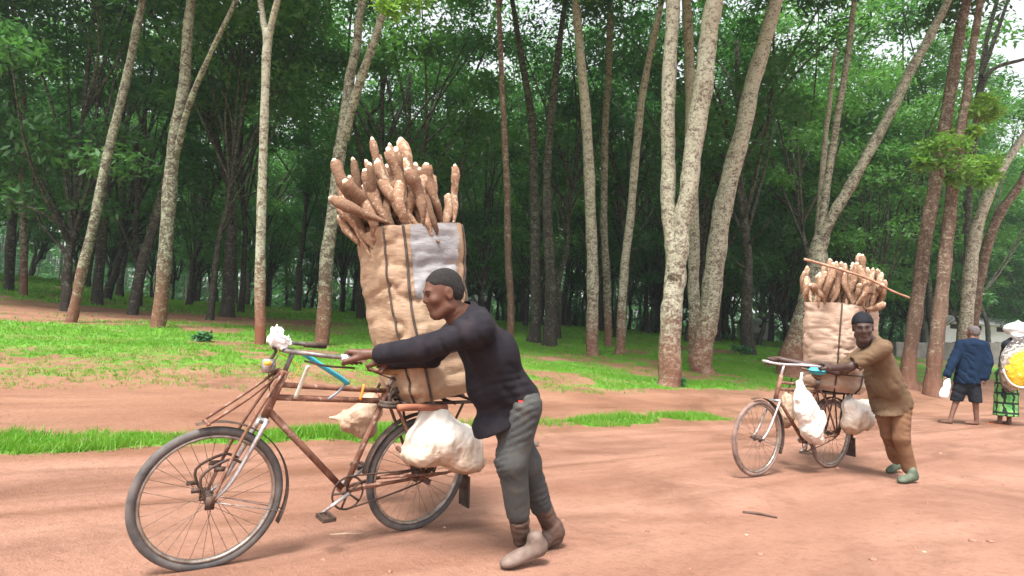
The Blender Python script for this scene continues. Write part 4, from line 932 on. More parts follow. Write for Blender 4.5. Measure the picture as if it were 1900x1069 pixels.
# ------------------------------------------------------------------ sacks, roots and bags
def basis(axis, fwd):
    a = _n(axis); f = _n(np.asarray(fwd) - a * (np.asarray(fwd) @ a)); return a, f, np.cross(a, f)
def tall_sack(label, bot, top, fwd, prof, mat, straps, patch, seed):
    """lofted rounded-square sack from bot to top; prof: (height fraction, half length, half width)"""
    r = np.random.default_rng(seed); a, f, l = basis(top - bot, fwd); Hh = np.linalg.norm(top - bot)
    root = empty('woven_sack', bot, label, 'sack'); ph = np.array(prof)
    wob = r.normal(0, 1, (12,))
    def pt(u, v, off=0.0):
        hx = np.interp(v, ph[:, 0], ph[:, 1]); hy = np.interp(v, ph[:, 0], ph[:, 2]); e = 0.62
        c, s = np.cos(u), np.sin(u); x = np.sign(c) * np.abs(c) ** e * hx; y = np.sign(s) * np.abs(s) ** e * hy
        rr = np.hypot(x, y)
        gg = np.stack([np.cos(u) * 1.6, np.sin(u) * 1.6, v * 9 + 0 * u], -1) + wob[0] * 3; gg = gg + 1.0 * (vn3(gg * .7 + 4)[..., None] - .5)
        r1 = 1 - np.abs(2 * vn3(gg) - 1); r2 = 1 - np.abs(2 * vn3(gg * np.array([2.6, 2.6, 1.6]) + 7) - 1)
        fold = -.016 * r1 ** 4 - .014 * r2 ** 5 + .022 * (vn3(gg * np.array([.8, .8, .3]) + 2) - .4) + .012
        g = 1 + (fold + off) / rr
        bx = 0.015 * np.sin(v * 6 + wob[4]); by = 0.012 * np.sin(v * 5 + wob[5])
        return (x * g + bx)[..., None] * f + (y * g + by)[..., None] * l + (v * Hh + 0.006 * np.sin(u * 4 + wob[6]) * v)[..., None] * a
    nu, nv = 88, 70; U = np.linspace(0, 2 * math.pi, nu, endpoint=False); Vv = np.linspace(0, 1, nv)
    UU, VV = np.meshgrid(U, Vv, indexing='ij'); V = pt(UU, VV).reshape(-1, 3)
    i = np.arange(nu * nv).reshape(nu, nv); j = np.roll(i, -1, 0)
    Q = np.stack([i[:, :-1], j[:, :-1], j[:, 1:], i[:, 1:]], -1).reshape(-1, 4)
    me = fastmesh('body', V, Q, MAT[mat], 4); me.polygons.foreach_set('use_smooth', np.ones(len(me.polygons), bool)); link('body', me, root)
    m = MB()
    for vv in (0.0, 0.94): 
        ring = pt(U, np.full(nu, vv)); n0 = len(ring); c = ring.mean(0); m.add(np.vstack([ring, c]), [(k, (k + 1) % n0, n0) for k in range(n0)])
    m.build('filling', MAT['rope'], root)
    for (pts, w) in straps:
        q = spline(np.array(pts, float), 10); m = MB(); P_ = np.array([pt(np.array(x[0]), np.array(x[1]), 0.008) for x in q]); m.tube(P_, w, 6, flat=1.0); m.build('tie', MAT['rope'], root)
    for (u0, u1, v0, v1) in patch:
        A, Bv = np.meshgrid(np.linspace(u0, u1, 20), np.linspace(v0, v1, 26), indexing='ij'); V = pt(A + 0.05 * (vnoise(Bv * 20, A * 3) - .5), Bv, 0.005).reshape(-1, 3); i = np.arange(520).reshape(20, 26)
        Q = np.stack([i[:-1, :-1], i[1:, :-1], i[1:, 1:], i[:-1, 1:]], -1).reshape(-1, 4); me = fastmesh('patch', V, Q, MAT['patch'], 4); me.polygons.foreach_set('use_smooth', np.ones(len(me.polygons), bool)); link('patch', me, root)
    return root, (a, f, l, Hh)

ROOTS = []
def root_variants():
    for v in range(9):
        r = np.random.default_rng(300 + v); n = 15; t = np.linspace(0, 1, n); L = 1.0
        bend = r.normal(0, .11, 2); cx = bend[0] * np.sin(t * 3.1) + .03 * np.sin(t * 9 + r.uniform(0, 6)); cyv = bend[1] * np.sin(t * 3.1 + .5)
        rad = (.55 + .45 * np.sin(np.clip(t * 1.0 + .15, 0, 1) * math.pi) ** .7) * (1.05 - .5 * t) * (1 + .06 * np.sin(t * 15 + r.uniform(0, 6)) + r.normal(0, .05, n)); rad[-1] *= .45; rad[0] *= .8
        m = MB(); m.tube(np.stack([cx, cyv, t * L], -1) * [1, 1, 1], rad * .085, 10, jit=.06, rng=r)
        me = m.mesh('cassava_root', MAT['root'])
        c = MB(); c.tube(np.stack([cx[:2], cyv[:2], np.array([-.03, .012])], -1), [rad[0] * .04, rad[0] * .07], 8); cm = c.mesh('cut_end', MAT['cut'])
        ROOTS.append((me, cm))
root_variants()
def put_root(base, tip, fat, v, label, group):
    d = tip - base; L = np.linalg.norm(d); q = Vector(d).to_track_quat('Z', 'Y')
    o = link('cassava_root', ROOTS[v][0]); tag(o, label, 'cassava root', group); o.location = base; o.rotation_euler = q.to_euler(); o.scale = (fat, fat, L)
    # cut stem end shown on top, so the fat end points up
    c = link('cut_end', ROOTS[v][1], o); return o

# near load
b1_bot = B1.w((-.03, 0, .79)); b1_top = P(757, 432, np.dot(b1_bot - C0, FW) + .06)
S1, (a1, f1, l1, H1) = tall_sack('tall brown woven sack of roots on the near bicycle', b1_bot, b1_top, B1.fx,
    [(0, .22, .20), (.06, .255, .235), (.25, .25, .24), (.6, .265, .25), (.9, .285, .265), (1, .29, .27)], 'sack',
    [([(2.3, 0), (2.3, .3), (2.3, .65), (2.28, 1)], .007), ([(.42, 0), (.44, .4), (.42, .7), (.44, 1)], .006), ([(1.02, .0), (1.0, .5), (1.02, .8), (.98, 1.0)], .008), ([(3.5, .0), (3.4, .5), (3.5, 1)], .007), ([(0, .27), (1.5, .25), (3.1, .28), (4.7, .26), (6.28, .27)], .005)],
    [(1.14, 1.95, .58, .995)], 41)
def bundle1():
    r = np.random.default_rng(77); grp = 'cassava roots on the near load'
    lab = 'cassava root standing packed upright in the sack on the near bicycle'
    top = b1_top
    # (offset along image right, image up of base; tip offsets) in metres around the sack mouth, depth offset
    def q(dx, dy, dz): return top + RT * dx + UP * dy + FW * dz
    special = [((-.16, .02, -.16), (-.36, .40, -.20), .60, 'fat cassava root leaning out at the upper left of the near load'),
               ((.02, .06, -.10), (-.05, .53, -.10), .62, 'tallest cassava root at the top of the near load'),
               ((.06, .05, -.18), (-.28, .28, -.30), .62, 'thick cassava root lying slantwise across the near load'),
               ((-.06, .02, -.27), (-.37, .17, -.31), .52, 'cassava root lying low across the front left of the near load'),
               ((.14, .00, -.24), (.02, .32, -.26), .60, 'cassava root leaning left at the front of the near load'),
               ((.23, .00, -.10), (.15, .38, -.16), .62, 'stout pale ended cassava root at the right of the near load'),
               ((.27, .02, 0), (.27, .40, -.02), .40, 'thin cassava root tip poking up at the right of the near load')]
    for b, t_, fat, lb in special: put_root(q(*t_), q(*b), fat * .78, int(r.integers(9)), lb, grp)
    n = 0
    for ring, cnt, rad, hh in ((0, 11, .07, .40), (1, 22, .16, .36), (2, 36, .25, .30), (3, 26, .27, .19)):
        for k in range(cnt):
            a = 6.283 * k / cnt + r.uniform(-.2, .2); off = f1 * math.cos(a) * rad + l1 * math.sin(a) * rad
            base = top - a1 * r.uniform(.06, .2) + off * .95; tip = top + a1 * (hh + r.uniform(-.12, .12)) + off * r.uniform(.7, 1.12) - RT * r.uniform(-.03, .17) + r.normal(0, .05, 3)
            put_root(tip, base, r.uniform(.30, .46), int(r.integers(9)), lab, grp); n += 1
bundle1()

# far load
b2_bot = B2.w((-.03, 0, .80)); d2 = float(np.dot(b2_bot - C0, FW)); b2_top = P(1562, 566, d2 + .02)
S2, (a2, f2, l2_, H2) = tall_sack('tall pinkish woven sack of roots on the second bicycle', b2_bot, b2_top, B2.fx,
    [(0, .25, .22), (.06, .30, .26), (.3, .31, .27), (.7, .33, .28), (1, .335, .285)], 'sack2',
    [([(2.6, 0), (2.6, .5), (2.55, 1)], .008), ([(1.55, 0), (1.6, .5), (1.5, 1)], .009), ([(.5, 0), (.5, 1)], .008), ([(0, .2), (1.5, .21), (3.1, .2), (4.7, .21), (6.28, .2)], .006)], [], 42)
def bundle2():
    r = np.random.default_rng(78); grp = 'cassava roots on the far load'; lab = 'pale cassava root stacked upright on the sack of the second bicycle'
    for ring, cnt, rad, hh in ((0, 6, .08, .38), (1, 16, .19, .34), (2, 32, .29, .28)):
        for k in range(cnt):
            a = 6.283 * k / cnt + r.uniform(-.2, .2); off = f2 * math.cos(a) * rad * 1.1 + l2_ * math.sin(a) * rad * .95
            base = b2_top - a2 * r.uniform(.02, .10) + off; tip = b2_top + a2 * (hh + r.uniform(-.06, .10)) + off * r.uniform(.95, 1.15) + r.normal(0, .04, 3)
            put_root(tip, base, r.uniform(.34, .48), int(r.integers(9)), lab, grp)
    dn = d2 - .33
    for (x0, y0, x1, y1, lb) in ((1500, 532, 1530, 560, 'cassava root jutting left from the far load'), (1640, 560, 1600, 575, 'cassava root jutting right from the far load'), (1636, 525, 1612, 548, 'short cassava root at the upper right of the far load')):
        put_root(P(x0, y0, dn), P(x1, y1, dn + .1), .42, int(r.integers(9)), lb, grp)
bundle2()
m = MB(); q = spline([P(1492, 481, d2 - .36), P(1545, 496, d2 - .37), P(1610, 517, d2 - .38), P(1655, 540, d2 - .36), P(1688, 553, d2 - .34)], 5); m.tube(q, np.linspace(.014, .010, len(q)) * (1 + .12 * np.sin(np.arange(len(q)) * 2.1)), 8)
po = empty('wooden_pole', q[len(q) // 2], 'thin reddish pole laid slantwise across the roots of the far load', 'pole'); m.build('stick', MAT['wood'], po, xf=shift(po))

def soft_bag(label, cells, mat, neck=None, h=.012, name='plastic_sack', k=.06, folds=.006, seed=0, zero=None, fs=1.0):
    """cells: list of (point, radii) ellipsoids blended; neck: list of points tying the bag up"""
    pts = [c for c, _ in cells]; mx = max(max(r) for _, r in cells); F = Field(pts + [n[0] for n in (neck or [])], mx + .06, h)
    for c, r in cells: F.ell(c, r, k)
    for i in range(len(neck or []) - 1): F.cap(neck[i][0], neck[i + 1][0], neck[i][1], neck[i + 1][1], .03)
    def crease(g):
        q = g * np.array([15, 15, 7]) * fs + seed * 5.3; q = q + 1.1 * (vn3(g * 9 * fs + seed)[..., None] - .5); n1 = 1 - np.abs(2 * vn3(q) - 1); n2 = 1 - np.abs(2 * vn3(q * 2.3 + 5) - 1)
        return folds * (1.6 - 2.6 * n1 ** 3 - 1.4 * n2 ** 3)
    F.warp(crease)
    lo = np.min([c - np.array(r) for c, r in cells], 0); ce = np.mean(pts, 0)
    root = empty(name, (ce[0], ce[1], lo[2]), label, 'sack'); sdf_obj('body', F, MAT[mat], root)
    return root
def tie(root, pts, w=.006, mat='rope'):
    m = MB(); m.tube(spline(pts, 5), w, 6); m.build('tie', MAT[mat], root, xf=shift(root))
D = 3.52
s = soft_bag('bulging white plastic sack hung beside the near rear wheel', [(P(812, 815, D), (.18, .13, .13)), (P(858, 832, D + .05), (.12, .11, .125)), (P(780, 842, D - .02), (.12, .11, .075)), (P(805, 775, D + .03), (.09, .08, .075)), (P(868, 858, D + .03), (.10, .10, .06))], 'bag', [(P(797, 765, D + .03), .05), (P(797, 740, D + .10), .02)], h=.011, folds=.0045, seed=2)
tie(s, [P(797, 758, D + .0), P(797, 740, D + .10), P(797, 728, D + .14)], .012)
D = 4.0
s = soft_bag('tan sack hanging on the far side of the near bicycle', [(P(678, 768, D), (.10, .09, .08)), (P(655, 782, D), (.09, .08, .075)), (P(690, 745, D), (.06, .06, .06)), (P(680, 800, D), (.06, .06, .05))], 'bag_tan', [(P(635, 775, D), .03), (P(612, 776, D), .012)], folds=.005, seed=4)
tie(s, [P(690, 740, D), P(700, 722, D), P(705, 712, D - .1)], .01)
hbp = B1.w((.93, 0, 1.10), True)
s = soft_bag('crumpled white plastic bag tied over the near handlebar lamp', [(hbp, (.038, .038, .036)), (hbp + [.03, 0, -.012], (.035, .035, .028)), (hbp + [-.008, 0, .035], (.022, .022, .026))], 'white_cloth', h=.006, name='plastic_bag', k=.02, folds=.008, fs=2.6)
s['category'] = 'bag'; tie(s, [hbp + [0, -.04, -.04], hbp + [0, 0, -.06], hbp + [-.02, 0, -.10]], .008)
D = float(np.dot(B2.w((.6, .14, .5)) - C0, FW))
s = soft_bag('long white sack hanging in the frame of the second bicycle', [(P(1493, 760, D), (.115, .10, .13)), (P(1505, 795, D), (.11, .10, .12)), (P(1487, 738, D), (.085, .08, .07)), (P(1520, 775, D), (.06, .07, .07)), (P(1515, 815, D), (.06, .06, .06))], 'bag_white', [(P(1486, 728, D), .05), (P(1484, 712, D + .05), .03)], folds=.007, seed=6)
tie(s, [P(1486, 715, D), P(1486, 704, D + .03), P(1488, 692, D + .06)], .012, 'white_cloth')
s = soft_bag('small tan sack behind the second bicycle front wheel', [(P(1458, 772, D + .35), (.08, .08, .12)), (P(1462, 745, D + .35), (.06, .06, .09))], 'bag_tan', seed=8)
tie(s, [P(1462, 735, D + .35), P(1466, 712, D + .33), P(1470, 700, D + .3)], .008)
D = float(np.dot(B2.w((-.08, .25, .6)) - C0, FW))
s = soft_bag('square white sack hung beside the second rear wheel', [(P(1590, 768, D), (.135, .11, .12)), (P(1582, 788, D), (.11, .10, .10)), (P(1606, 778, D), (.09, .09, .10)), (P(1575, 752, D), (.07, .07, .06)), (P(1608, 752, D), (.06, .07, .06))], 'bag', [(P(1578, 748, D), .05), (P(1575, 738, D + .06), .03)], folds=.006, seed=9)
tie(s, [P(1575, 745, D), P(1574, 735, D + .05), P(1570, 728, D + .1)], .01)
D = float(np.dot(B2.w((.45, 0, .98)) - C0, FW))
s = soft_bag('blue cloth bundle on the saddle of the second bicycle', [(P(1514, 688, D), (.075, .06, .035)), (P(1524, 686, D), (.05, .05, .03))], 'blue', name='cloth_bundle', h=.009, folds=.003, seed=3, fs=1.6); s['category'] = 'bundle'

# ------------------------------------------------------------------ people
def frame_of(f, up):
    """rows: forward, left, up"""
    f = _n(f); u = _n(np.asarray(up) - f * (np.asarray(up) @ f)); return np.array([f, np.cross(u, f), u])
def head_field(c, B, s, h=.0065, ear=True):
    W_ = lambda x, y, z: c + s * (B[0] * x + B[1] * y + B[2] * z)
    F = Field([W_(x, y, z) for x in (-.13, .14) for y in (-.1, .1) for z in (-.15, .14)], .03, h)
    F.ell(W_(-.012, 0, .035), np.array((.098, .076, .090)) * s, .0, B); F.ell(W_(.022, 0, -.025), np.array((.072, .060, .088)) * s, .03, B)
    F.cap(W_(.058, .014, -.096), W_(.058, -.014, -.096), .024 * s, None, .03); F.cap(W_(.0, .05, -.07), W_(.055, .02, -.098), .022 * s, .018 * s, .03); F.cap(W_(.0, -.05, -.07), W_(.055, -.02, -.098), .022 * s, .018 * s, .03)
    F.cap(W_(.080, .034, .028), W_(.086, .006, .026), .0085 * s, None, .02); F.cap(W_(.080, -.034, .028), W_(.086, -.006, .026), .0085 * s, None, .02)
    for g in (-1, 1):
        F.ell(W_(.095, g * .030, .008), np.array((.010, .014, .006)) * s, .012, B, sub=True)
        F.ell(W_(.068, g * .045, -.02), np.array((.016, .016, .016)) * s, .03, B)
        F.cap(W_(.092, g * .014, -.027), W_(.088, g * .016, -.026), .0085 * s, None, .006)
        if ear:
            F.ell(W_(-.008, g * .076, -.002), np.array((.022, .009, .034)) * s, .006, B); F.ell(W_(-.006, g * .086, .0), np.array((.012, .006, .02)) * s, .004, B, sub=True)
    F.cap(W_(.092, 0, .014), W_(.104, 0, -.018), .008 * s, .012 * s, .010)
    F.cap(W_(.088, .017, -.049), W_(.0915, 0, -.046), .006 * s, .007 * s, .008); F.cap(W_(.088, -.017, -.049), W_(.0915, 0, -.046), .006 * s, .007 * s, .008)
    F.cap(W_(.087, .014, -.062), W_(.088, 0, -.063), .006 * s, .0075 * s, .008); F.cap(W_(.087, -.014, -.062), W_(.088, 0, -.063), .006 * s, .0075 * s, .008)
    F.cap(W_(.094, .016, -.055), W_(.0965, -.016, -.055), .0022 * s, None, .003, sub=True)
    F.cap(W_(-.03, 0, -.05), W_(-.045, 0, -.145), .055 * s, .056 * s, .03)
    return F, W_
def hair_obj(W_, B, s, mat, root, cap=False, name='hair'):
    F = Field([W_(x, y, z) for x in (-.13, .12) for y in (-.1, .1) for z in (-.1, .15)], .02, .007)
    F.ell(W_(-.014, 0, .037), np.array((.1015 + .006 * cap, .0790 + .006 * cap, .0935 + .008 * cap)) * s, 0, B); F.ell(W_(-.04, 0, -.005), np.array((.070, .0725, .073)) * s, .02, B)
    if not cap: F.warp(lambda g: .004 * (vn3(g * 160) - .5) + .003 * (vn3(g * 60) - .5))
    if cap:
        F.plane(W_(.05, 0, .048), -B[2] + B[0] * .35)
    else:
        F.plane(W_(.066, 0, .066), -B[2] * .55 + B[0] * .80); F.plane(W_(-.04, 0, -.045), -B[2] + B[0] * .12)
        F.ell(W_(.05, .075, -.02), np.array((.07, .035, .07)) * s, .012, B, sub=True); F.ell(W_(.05, -.075, -.02), np.array((.07, .035, .07)) * s, .012, B, sub=True)
        F.ell(W_(-.005, .08, -.045), np.array((.03, .03, .05)) * s, .01, B, sub=True); F.ell(W_(-.005, -.08, -.045), np.array((.03, .03, .05)) * s, .01, B, sub=True)
    return sdf_obj(name, F, MAT[mat], root)
def eyes(W_, s, root):
    for g in (-1, 1):
        m = MB(); c = W_(.0752, g * .030, .007); th = np.linspace(0, math.pi, 9)
        m.tube(np.stack([np.full(9, c[0]), np.full(9, c[1]), c[2] + .0100 * s * np.cos(th)], -1), np.maximum(.0100 * s * np.sin(th), .0004), 12); e = m.build('eye', MAT['eye'], root, xf=shift(root))
        m = MB(); c2 = W_(.081, g * .030, .007); c3 = W_(.0885, g * .030, .007); m.tube([c2, c3], [.0066 * s, .0055 * s], 10); m.build('iris', MAT['pupil'], e, xf=shift(root))
        m = MB(); m.tube(spline([W_(.0935, g * .012, .024), W_(.0925, g * .028, .031), W_(.080, g * .048, .027)], 4), [.002 * s, .003 * s, .0034 * s, .0034 * s, .0034 * s, .003 * s, .003 * s, .002 * s, .0012 * s], 6, flat=1.4); m.build('eyebrow', MAT['hair'], root, xf=shift(root))
def hand_field(wrist, gc, ax, nrm, s=1.0, handle=.015, h=.0042, flip=1, curl=1.0):
    """fist closed round a bar through gc along ax; nrm points from the bar to the back of the hand"""
    ax = _n(ax); n = _n(nrm - ax * (nrm @ ax)); o = np.cross(ax, n) * flip
    F = Field([gc - .12, gc + .12, wrist - .05, wrist + .05], .0, h)
    pol = lambda off, ang, rad: gc + ax * off * s + (n * math.sin(ang) + o * math.cos(ang)) * rad * s
    k = []
    for i, off in enumerate((.032, .011, -.011, -.032)):
        fr = (.0098, .0100, .0096, .0086)[i] * s; ln = (.96, 1.0, .97, .88)[i]
        a0 = math.radians(100); P0 = pol(off, a0, .036); P1 = pol(off, math.radians(15), .036 * ln); P2 = pol(off, math.radians(-65), .031 * ln); P3 = pol(off, math.radians(-135), .027 * ln)
        k.append(P0)
        F.cap(P0, P1, fr * 1.08, fr, .004); F.cap(P1, P2, fr, fr * .95, .003); F.cap(P2, P3, fr * .95, fr * .82, .003)
    for P0 in k: F.cap(P0, wrist * .45 + P0 * .55 + o * -.004, .0125 * s, .015 * s, .014); F.cap(wrist * .45 + P0 * .55 + o * -.004, wrist, .015 * s, .022 * s, .018)
    T0 = wrist * .55 + pol(.04, math.radians(150), .03) * .45; T1 = pol(.052, math.radians(185), .030); T2 = pol(.050, math.radians(235), .028); T3 = pol(.040, math.radians(285), .026)
    F.cap(T0, T1, .017 * s, .012 * s, .012); F.cap(T1, T2, .012 * s, .0108 * s, .004); F.cap(T2, T3, .0108 * s, .0085 * s, .003)
    return F
def shoe(name, heel, toe, up, s, mat, root, high=0.0, shaft=None):
    """heel/toe: sole points; up: sole normal"""
    B = frame_of(toe - heel, up); L = np.linalg.norm(toe - heel); W_ = lambda x, y, z: heel + B[0] * x * L + B[1] * y + B[2] * z
    pts = [W_(x, y, z) for x in (-.1, 1.1) for y in (-.07, .07) for z in (-.03, .14)] + ([shaft] if shaft is not None else [])
    F = Field(pts, .04, .008)
    F.ell(W_(.16, 0, .045), (.055 * s, .040 * s, .05 * s), .02, B); F.ell(W_(.5, 0, .035), (.09 * s, .040 * s, .042 * s), .04, B); F.ell(W_(.78, 0, .028), (.07 * s, .046 * s, .034 * s), .03, B)
    F.cap(W_(.16, 0, .05), W_(.2, 0, .095), .045 * s, .046 * s, .03)
    if shaft is not None: F.cap(W_(.2, 0, .08), shaft, .048 * s, .058 * s, .03); folds(F, .004, 50, 4.0, shaft - heel)
    F.plane(W_(.5, 0, .004), -B[2])
    o = sdf_obj(name, F, MAT[mat], root)
    S_ = Field(pts, .02, .008)
    S_.ell(W_(.16, 0, .006), (.058 * s, .043 * s, .03), 0, B); S_.ell(W_(.5, 0, .006), (.10 * s, .042 * s, .03), .03, B); S_.ell(W_(.78, 0, .006), (.075 * s, .05 * s, .03), .03, B)
    S_.plane(W_(0, 0, 0.0), -B[2]); S_.plane(W_(0, 0, .014), B[2])
    sdf_obj('sole', S_, MAT['sole'], o); return o
def folds(F, amp, fr, seed=0.0, dirv=(0, 0, 1)):
    """creases running across dirv: stretched ridged noise"""
    dv = _n(dirv)
    def fn(g):
        a = g @ dv; q = (g - a[..., None] * dv) * (fr * .13) + (a * fr * .30)[..., None] * dv + seed * 3.7
        q = q + 0.8 * (vn3(g * 7 + seed)[..., None] - .5)
        n1 = 1 - np.abs(2 * vn3(q) - 1); n2 = vn3(q * 2.1 + 9)
        return amp * (1.7 * n1 ** 5 + 1.2 * (n2 - .55) + .8 * (1 - np.abs(2 * vn3(q * 2.6 + 3) - 1)) ** 5 - .3)
    F.warp(fn)

def wrinkle(F, amp, wl, dirv, seed=0.0, cover=.42):
    """patches of roughly parallel cloth wrinkles across dirv"""
    dv = _n(dirv)
    def fn(g):
        ph = 6.283 / wl * (g @ dv) + 9.0 * (vn3(g * 5.5 + seed * 2.3) - .5) + 3.0 * (vn3(g * 14 + seed) - .5)
        m = np.clip((vn3(g * np.array([7, 7, 5]) + seed * 1.7 + 20) - cover) * 3.2, 0, 1)
        return amp * m * (np.abs(np.sin(ph * .5)) ** .6 * -1.0 + .5)
    F.warp(fn)
def man_near():
    ft = B1.fx; lf = np.array([-ft[1], ft[0], 0])
    shL = P(888, 612, 2.92); shR = P(856, 606, 3.24); shm = (shL + shR) / 2
    hipL = P(966, 754, 3.16); hipR = hipL - lf * .17; hm = (hipL + hipR) / 2
    elL = P(782, 647, 2.93); gL = B1.grip[0]; wrL = P(704, 658, 2.99)
    elR = P(798, 660, 3.36); gR = B1.w((.36, 0, .965)); wrR = gR + np.array([.07, .0, .035])
    root = empty('person', (hm[0], hm[1], 0.0), 'man in black sweater and grey trousers pushing the near bicycle', 'person')
    knL = P(950, 855, 3.14); anL = P(968, 1004, 3.24); knR = P(978, 858, 3.30); anR = P(1018, 985, 3.46)
    hc = P(822, 545, 2.97); hf = -RT * .88 - FW * .42 - UP * .20; HBm = frame_of(hf, UP + RT * -.05)
    pts = [shL, shR, hipL, hipR, elL, wrL, knL, knR, anL, anR, elR, hc]
    F = Field(pts, .16, .011)
    neck0 = shm + np.array([0, 0, .05]); 
    F.cap(shL, shR, .046, .046, .03); F.cap(shm + (shL - shm) * .4, hm + (hipL - hm) * .7, .075, .08, .03); F.cap(shm + (shR - shm) * .4, hm + (hipR - hm) * .7, .075, .08, .03)
    F.cap(hipL, knL, .070, .050, .03); F.cap(knL, anL, .046, .034, .03); F.cap(hipR, knR, .070, .050, .03); F.cap(knR, anR, .046, .034, .03)
    F.cap(shL, elL, .044, .040, .03); F.cap(elL, wrL, .041, .029, .02); F.cap(shR, elR, .044, .040, .03); F.cap(elR, wrR, .041, .029, .02)
    F.cap(neck0, hc - HBm[2] * .09 - HBm[0] * .03, .062, .055, .04)
    Hd, W_ = head_field(hc, HBm, .93)
    hnd = hand_field(wrL, gL, B1.grip[1] - B1.grip[0], np.array([.25, -.35, .9]), 1.02, flip=1)
    hndR = hand_field(wrR, gR, -B1.l2, np.array([.1, 0, .95]), 1.0, flip=1)
    sdf_obj('body', [F, Hd, hnd, hndR], MAT['skin1'], root)
    hair_obj(W_, HBm, .93, 'hair', root); eyes(W_, .93, root)
    # sweater
    S = Field([shL, shR, hipL, hipR, elL, wrL, elR, wrR], .17, .0095)
    S.cap(shL - ft * .0, shR, .062, .062, .05); S.cap(shm + (shL - shm) * .42, hm + (hipL - hm) * .8 + [0, 0, .03], .092, .105, .05); S.cap(shm + (shR - shm) * .42, hm + (hipR - hm) * .8 + [0, 0, .03], .092, .105, .05)
    mid = (shm + hm) / 2; S.ell(mid - np.array([0, 0, .10]) + ft * .0, (.115, .115, .12), .08)
    S.cap(hm + [0, 0, .02], hm + np.array([0, 0, -.12]) + ft * .07, .134, .130, .05)
    S.ell(P(880, 595, 3.07), (.07, .08, .06), .08); S.ell(P(924, 652, 3.10), (.095, .11, .10), .09)
    S.cap(shL, elL, .060, .057, .05); S.cap(elL, wrL + (elL - wrL) * .06, .058, .050, .03); S.cap(shR, elR, .070, .060, .04); S.cap(elR, wrR + (elR - wrR) * .1, .060, .048, .03)
    S.cap(neck0 - [0, 0, .01], neck0 + _n(hc - neck0) * .035, .074, .068, .03)
    S.cap(neck0 + _n(hc - neck0) * .045, neck0 + _n(hc - neck0) * .12, .060, .060, .004, sub=True)
    wrinkle(S, .013, .075, (.75, 0, .5), 1.0, .40); wrinkle(S, .008, .04, (-.3, .2, 1), 2.0); wrinkle(S, .008, .045, elL - shL, 3.0)
    for wr, el, rr in ((wrL, elL, .052), (wrR, elR, .047)):
        c_ = wr + (el - wr) * .07; dv = _n(el - wr); u_ = _n(np.cross(dv, UP)); m = MB(); m.torus(c_, u_, np.cross(dv, u_), rr - .010, .011, 24, 8, rv=.022); m.build('cuff', MAT['sweater'], root, xf=shift(root))
    S.plane(hm + np.array([0, 0, -.088]), _n(np.array([.42, .1, -.9]))) 
    S.plane(wrL + _n(elL - wrL) * .012, _n(wrL - elL)) if False else None
    sw = sdf_obj('sweater', S, MAT['sweater'], root)
    m = MB(); m.box(P(966, 745, 2.985), (.022, .004, .008)); m.build('tag', simple('red_tag', (.5, .03, .03), (.6, .05, .04)), sw, xf=shift(root), smooth=False)
    C = Field([neck0 - .12, neck0 + .15], 0, .008); cdir = _n(hc - neck0 + HBm[0] * .04); C.cap(neck0 + cdir * .03 + HBm[0] * .015, neck0 + cdir * .05 + HBm[0] * .02, .066, .064, 0); C.cap(neck0 + cdir * .06, neck0 + cdir * .2, .055, None, .004, sub=True); sdf_obj('collar', C, MAT['collar'], root)
    # trousers
    T = Field([hipL, hipR, knL, knR, anL, anR], .15, .0095)
    cuL = knL + (anL - knL) * .62; cuR = knR + (anR - knR) * .62
    T.cap(hm + [0, 0, .06], hm, .115, .115, .05); T.cap(hipL, knL, .112, .080, .05); T.cap(knL, cuL, .077, .064, .03); T.cap(hipR, knR, .104, .074, .04); T.cap(knR, cuR, .068, .060, .03)
    T.ell(hm - ft * .03 - [0, 0, .03], (.135, .135, .12), .05)
    wrinkle(T, .013, .052, (.35, 0, 1), 1.0, .36); wrinkle(T, .008, .030, (-.5, .2, 1), 2.0); folds(T, .0022, 24, .5, (.8, .3, .3))
    sdf_obj('trousers', T, MAT['jeans'], root)
    # shoes: near foot planted on its ball, far boot rolling off
    g = lambda x, y, d: cast(x, y)[0]
    tl = g(931, 1058, 3.18); shoe('shoe', tl + _n(np.array([.9, .45, 0])) * .25 + [0, 0, .055], tl + [0, 0, .0], np.array([-.15, -.1, 1]), .90, 'shoe_pale', root)
    Bf = Field([knL, anL], .12, .008); sa = knL + (anL - knL) * .70; sb = knL + (anL - knL) * .97; Bf.cap(sa, sb, .055, .047, 0); folds(Bf, .004, 50, 4.0, sa - sb); Bf.plane(sa + (sb - sa) * .08, sa - sb); sdf_obj('boot_shaft', Bf, MAT['boot'], root)
    tr = g(985, 1028, 3.40); shoe('boot', tr + _n(np.array([.75, .65, 0])) * .22 + [0, 0, .028], tr + [0, 0, .0], np.array([-.1, -.1, 1]), 1.0, 'boot', root, shaft=knR + (anR - knR) * .60)
    m = MB(); q = knL + (anL - knL); 
man_near()

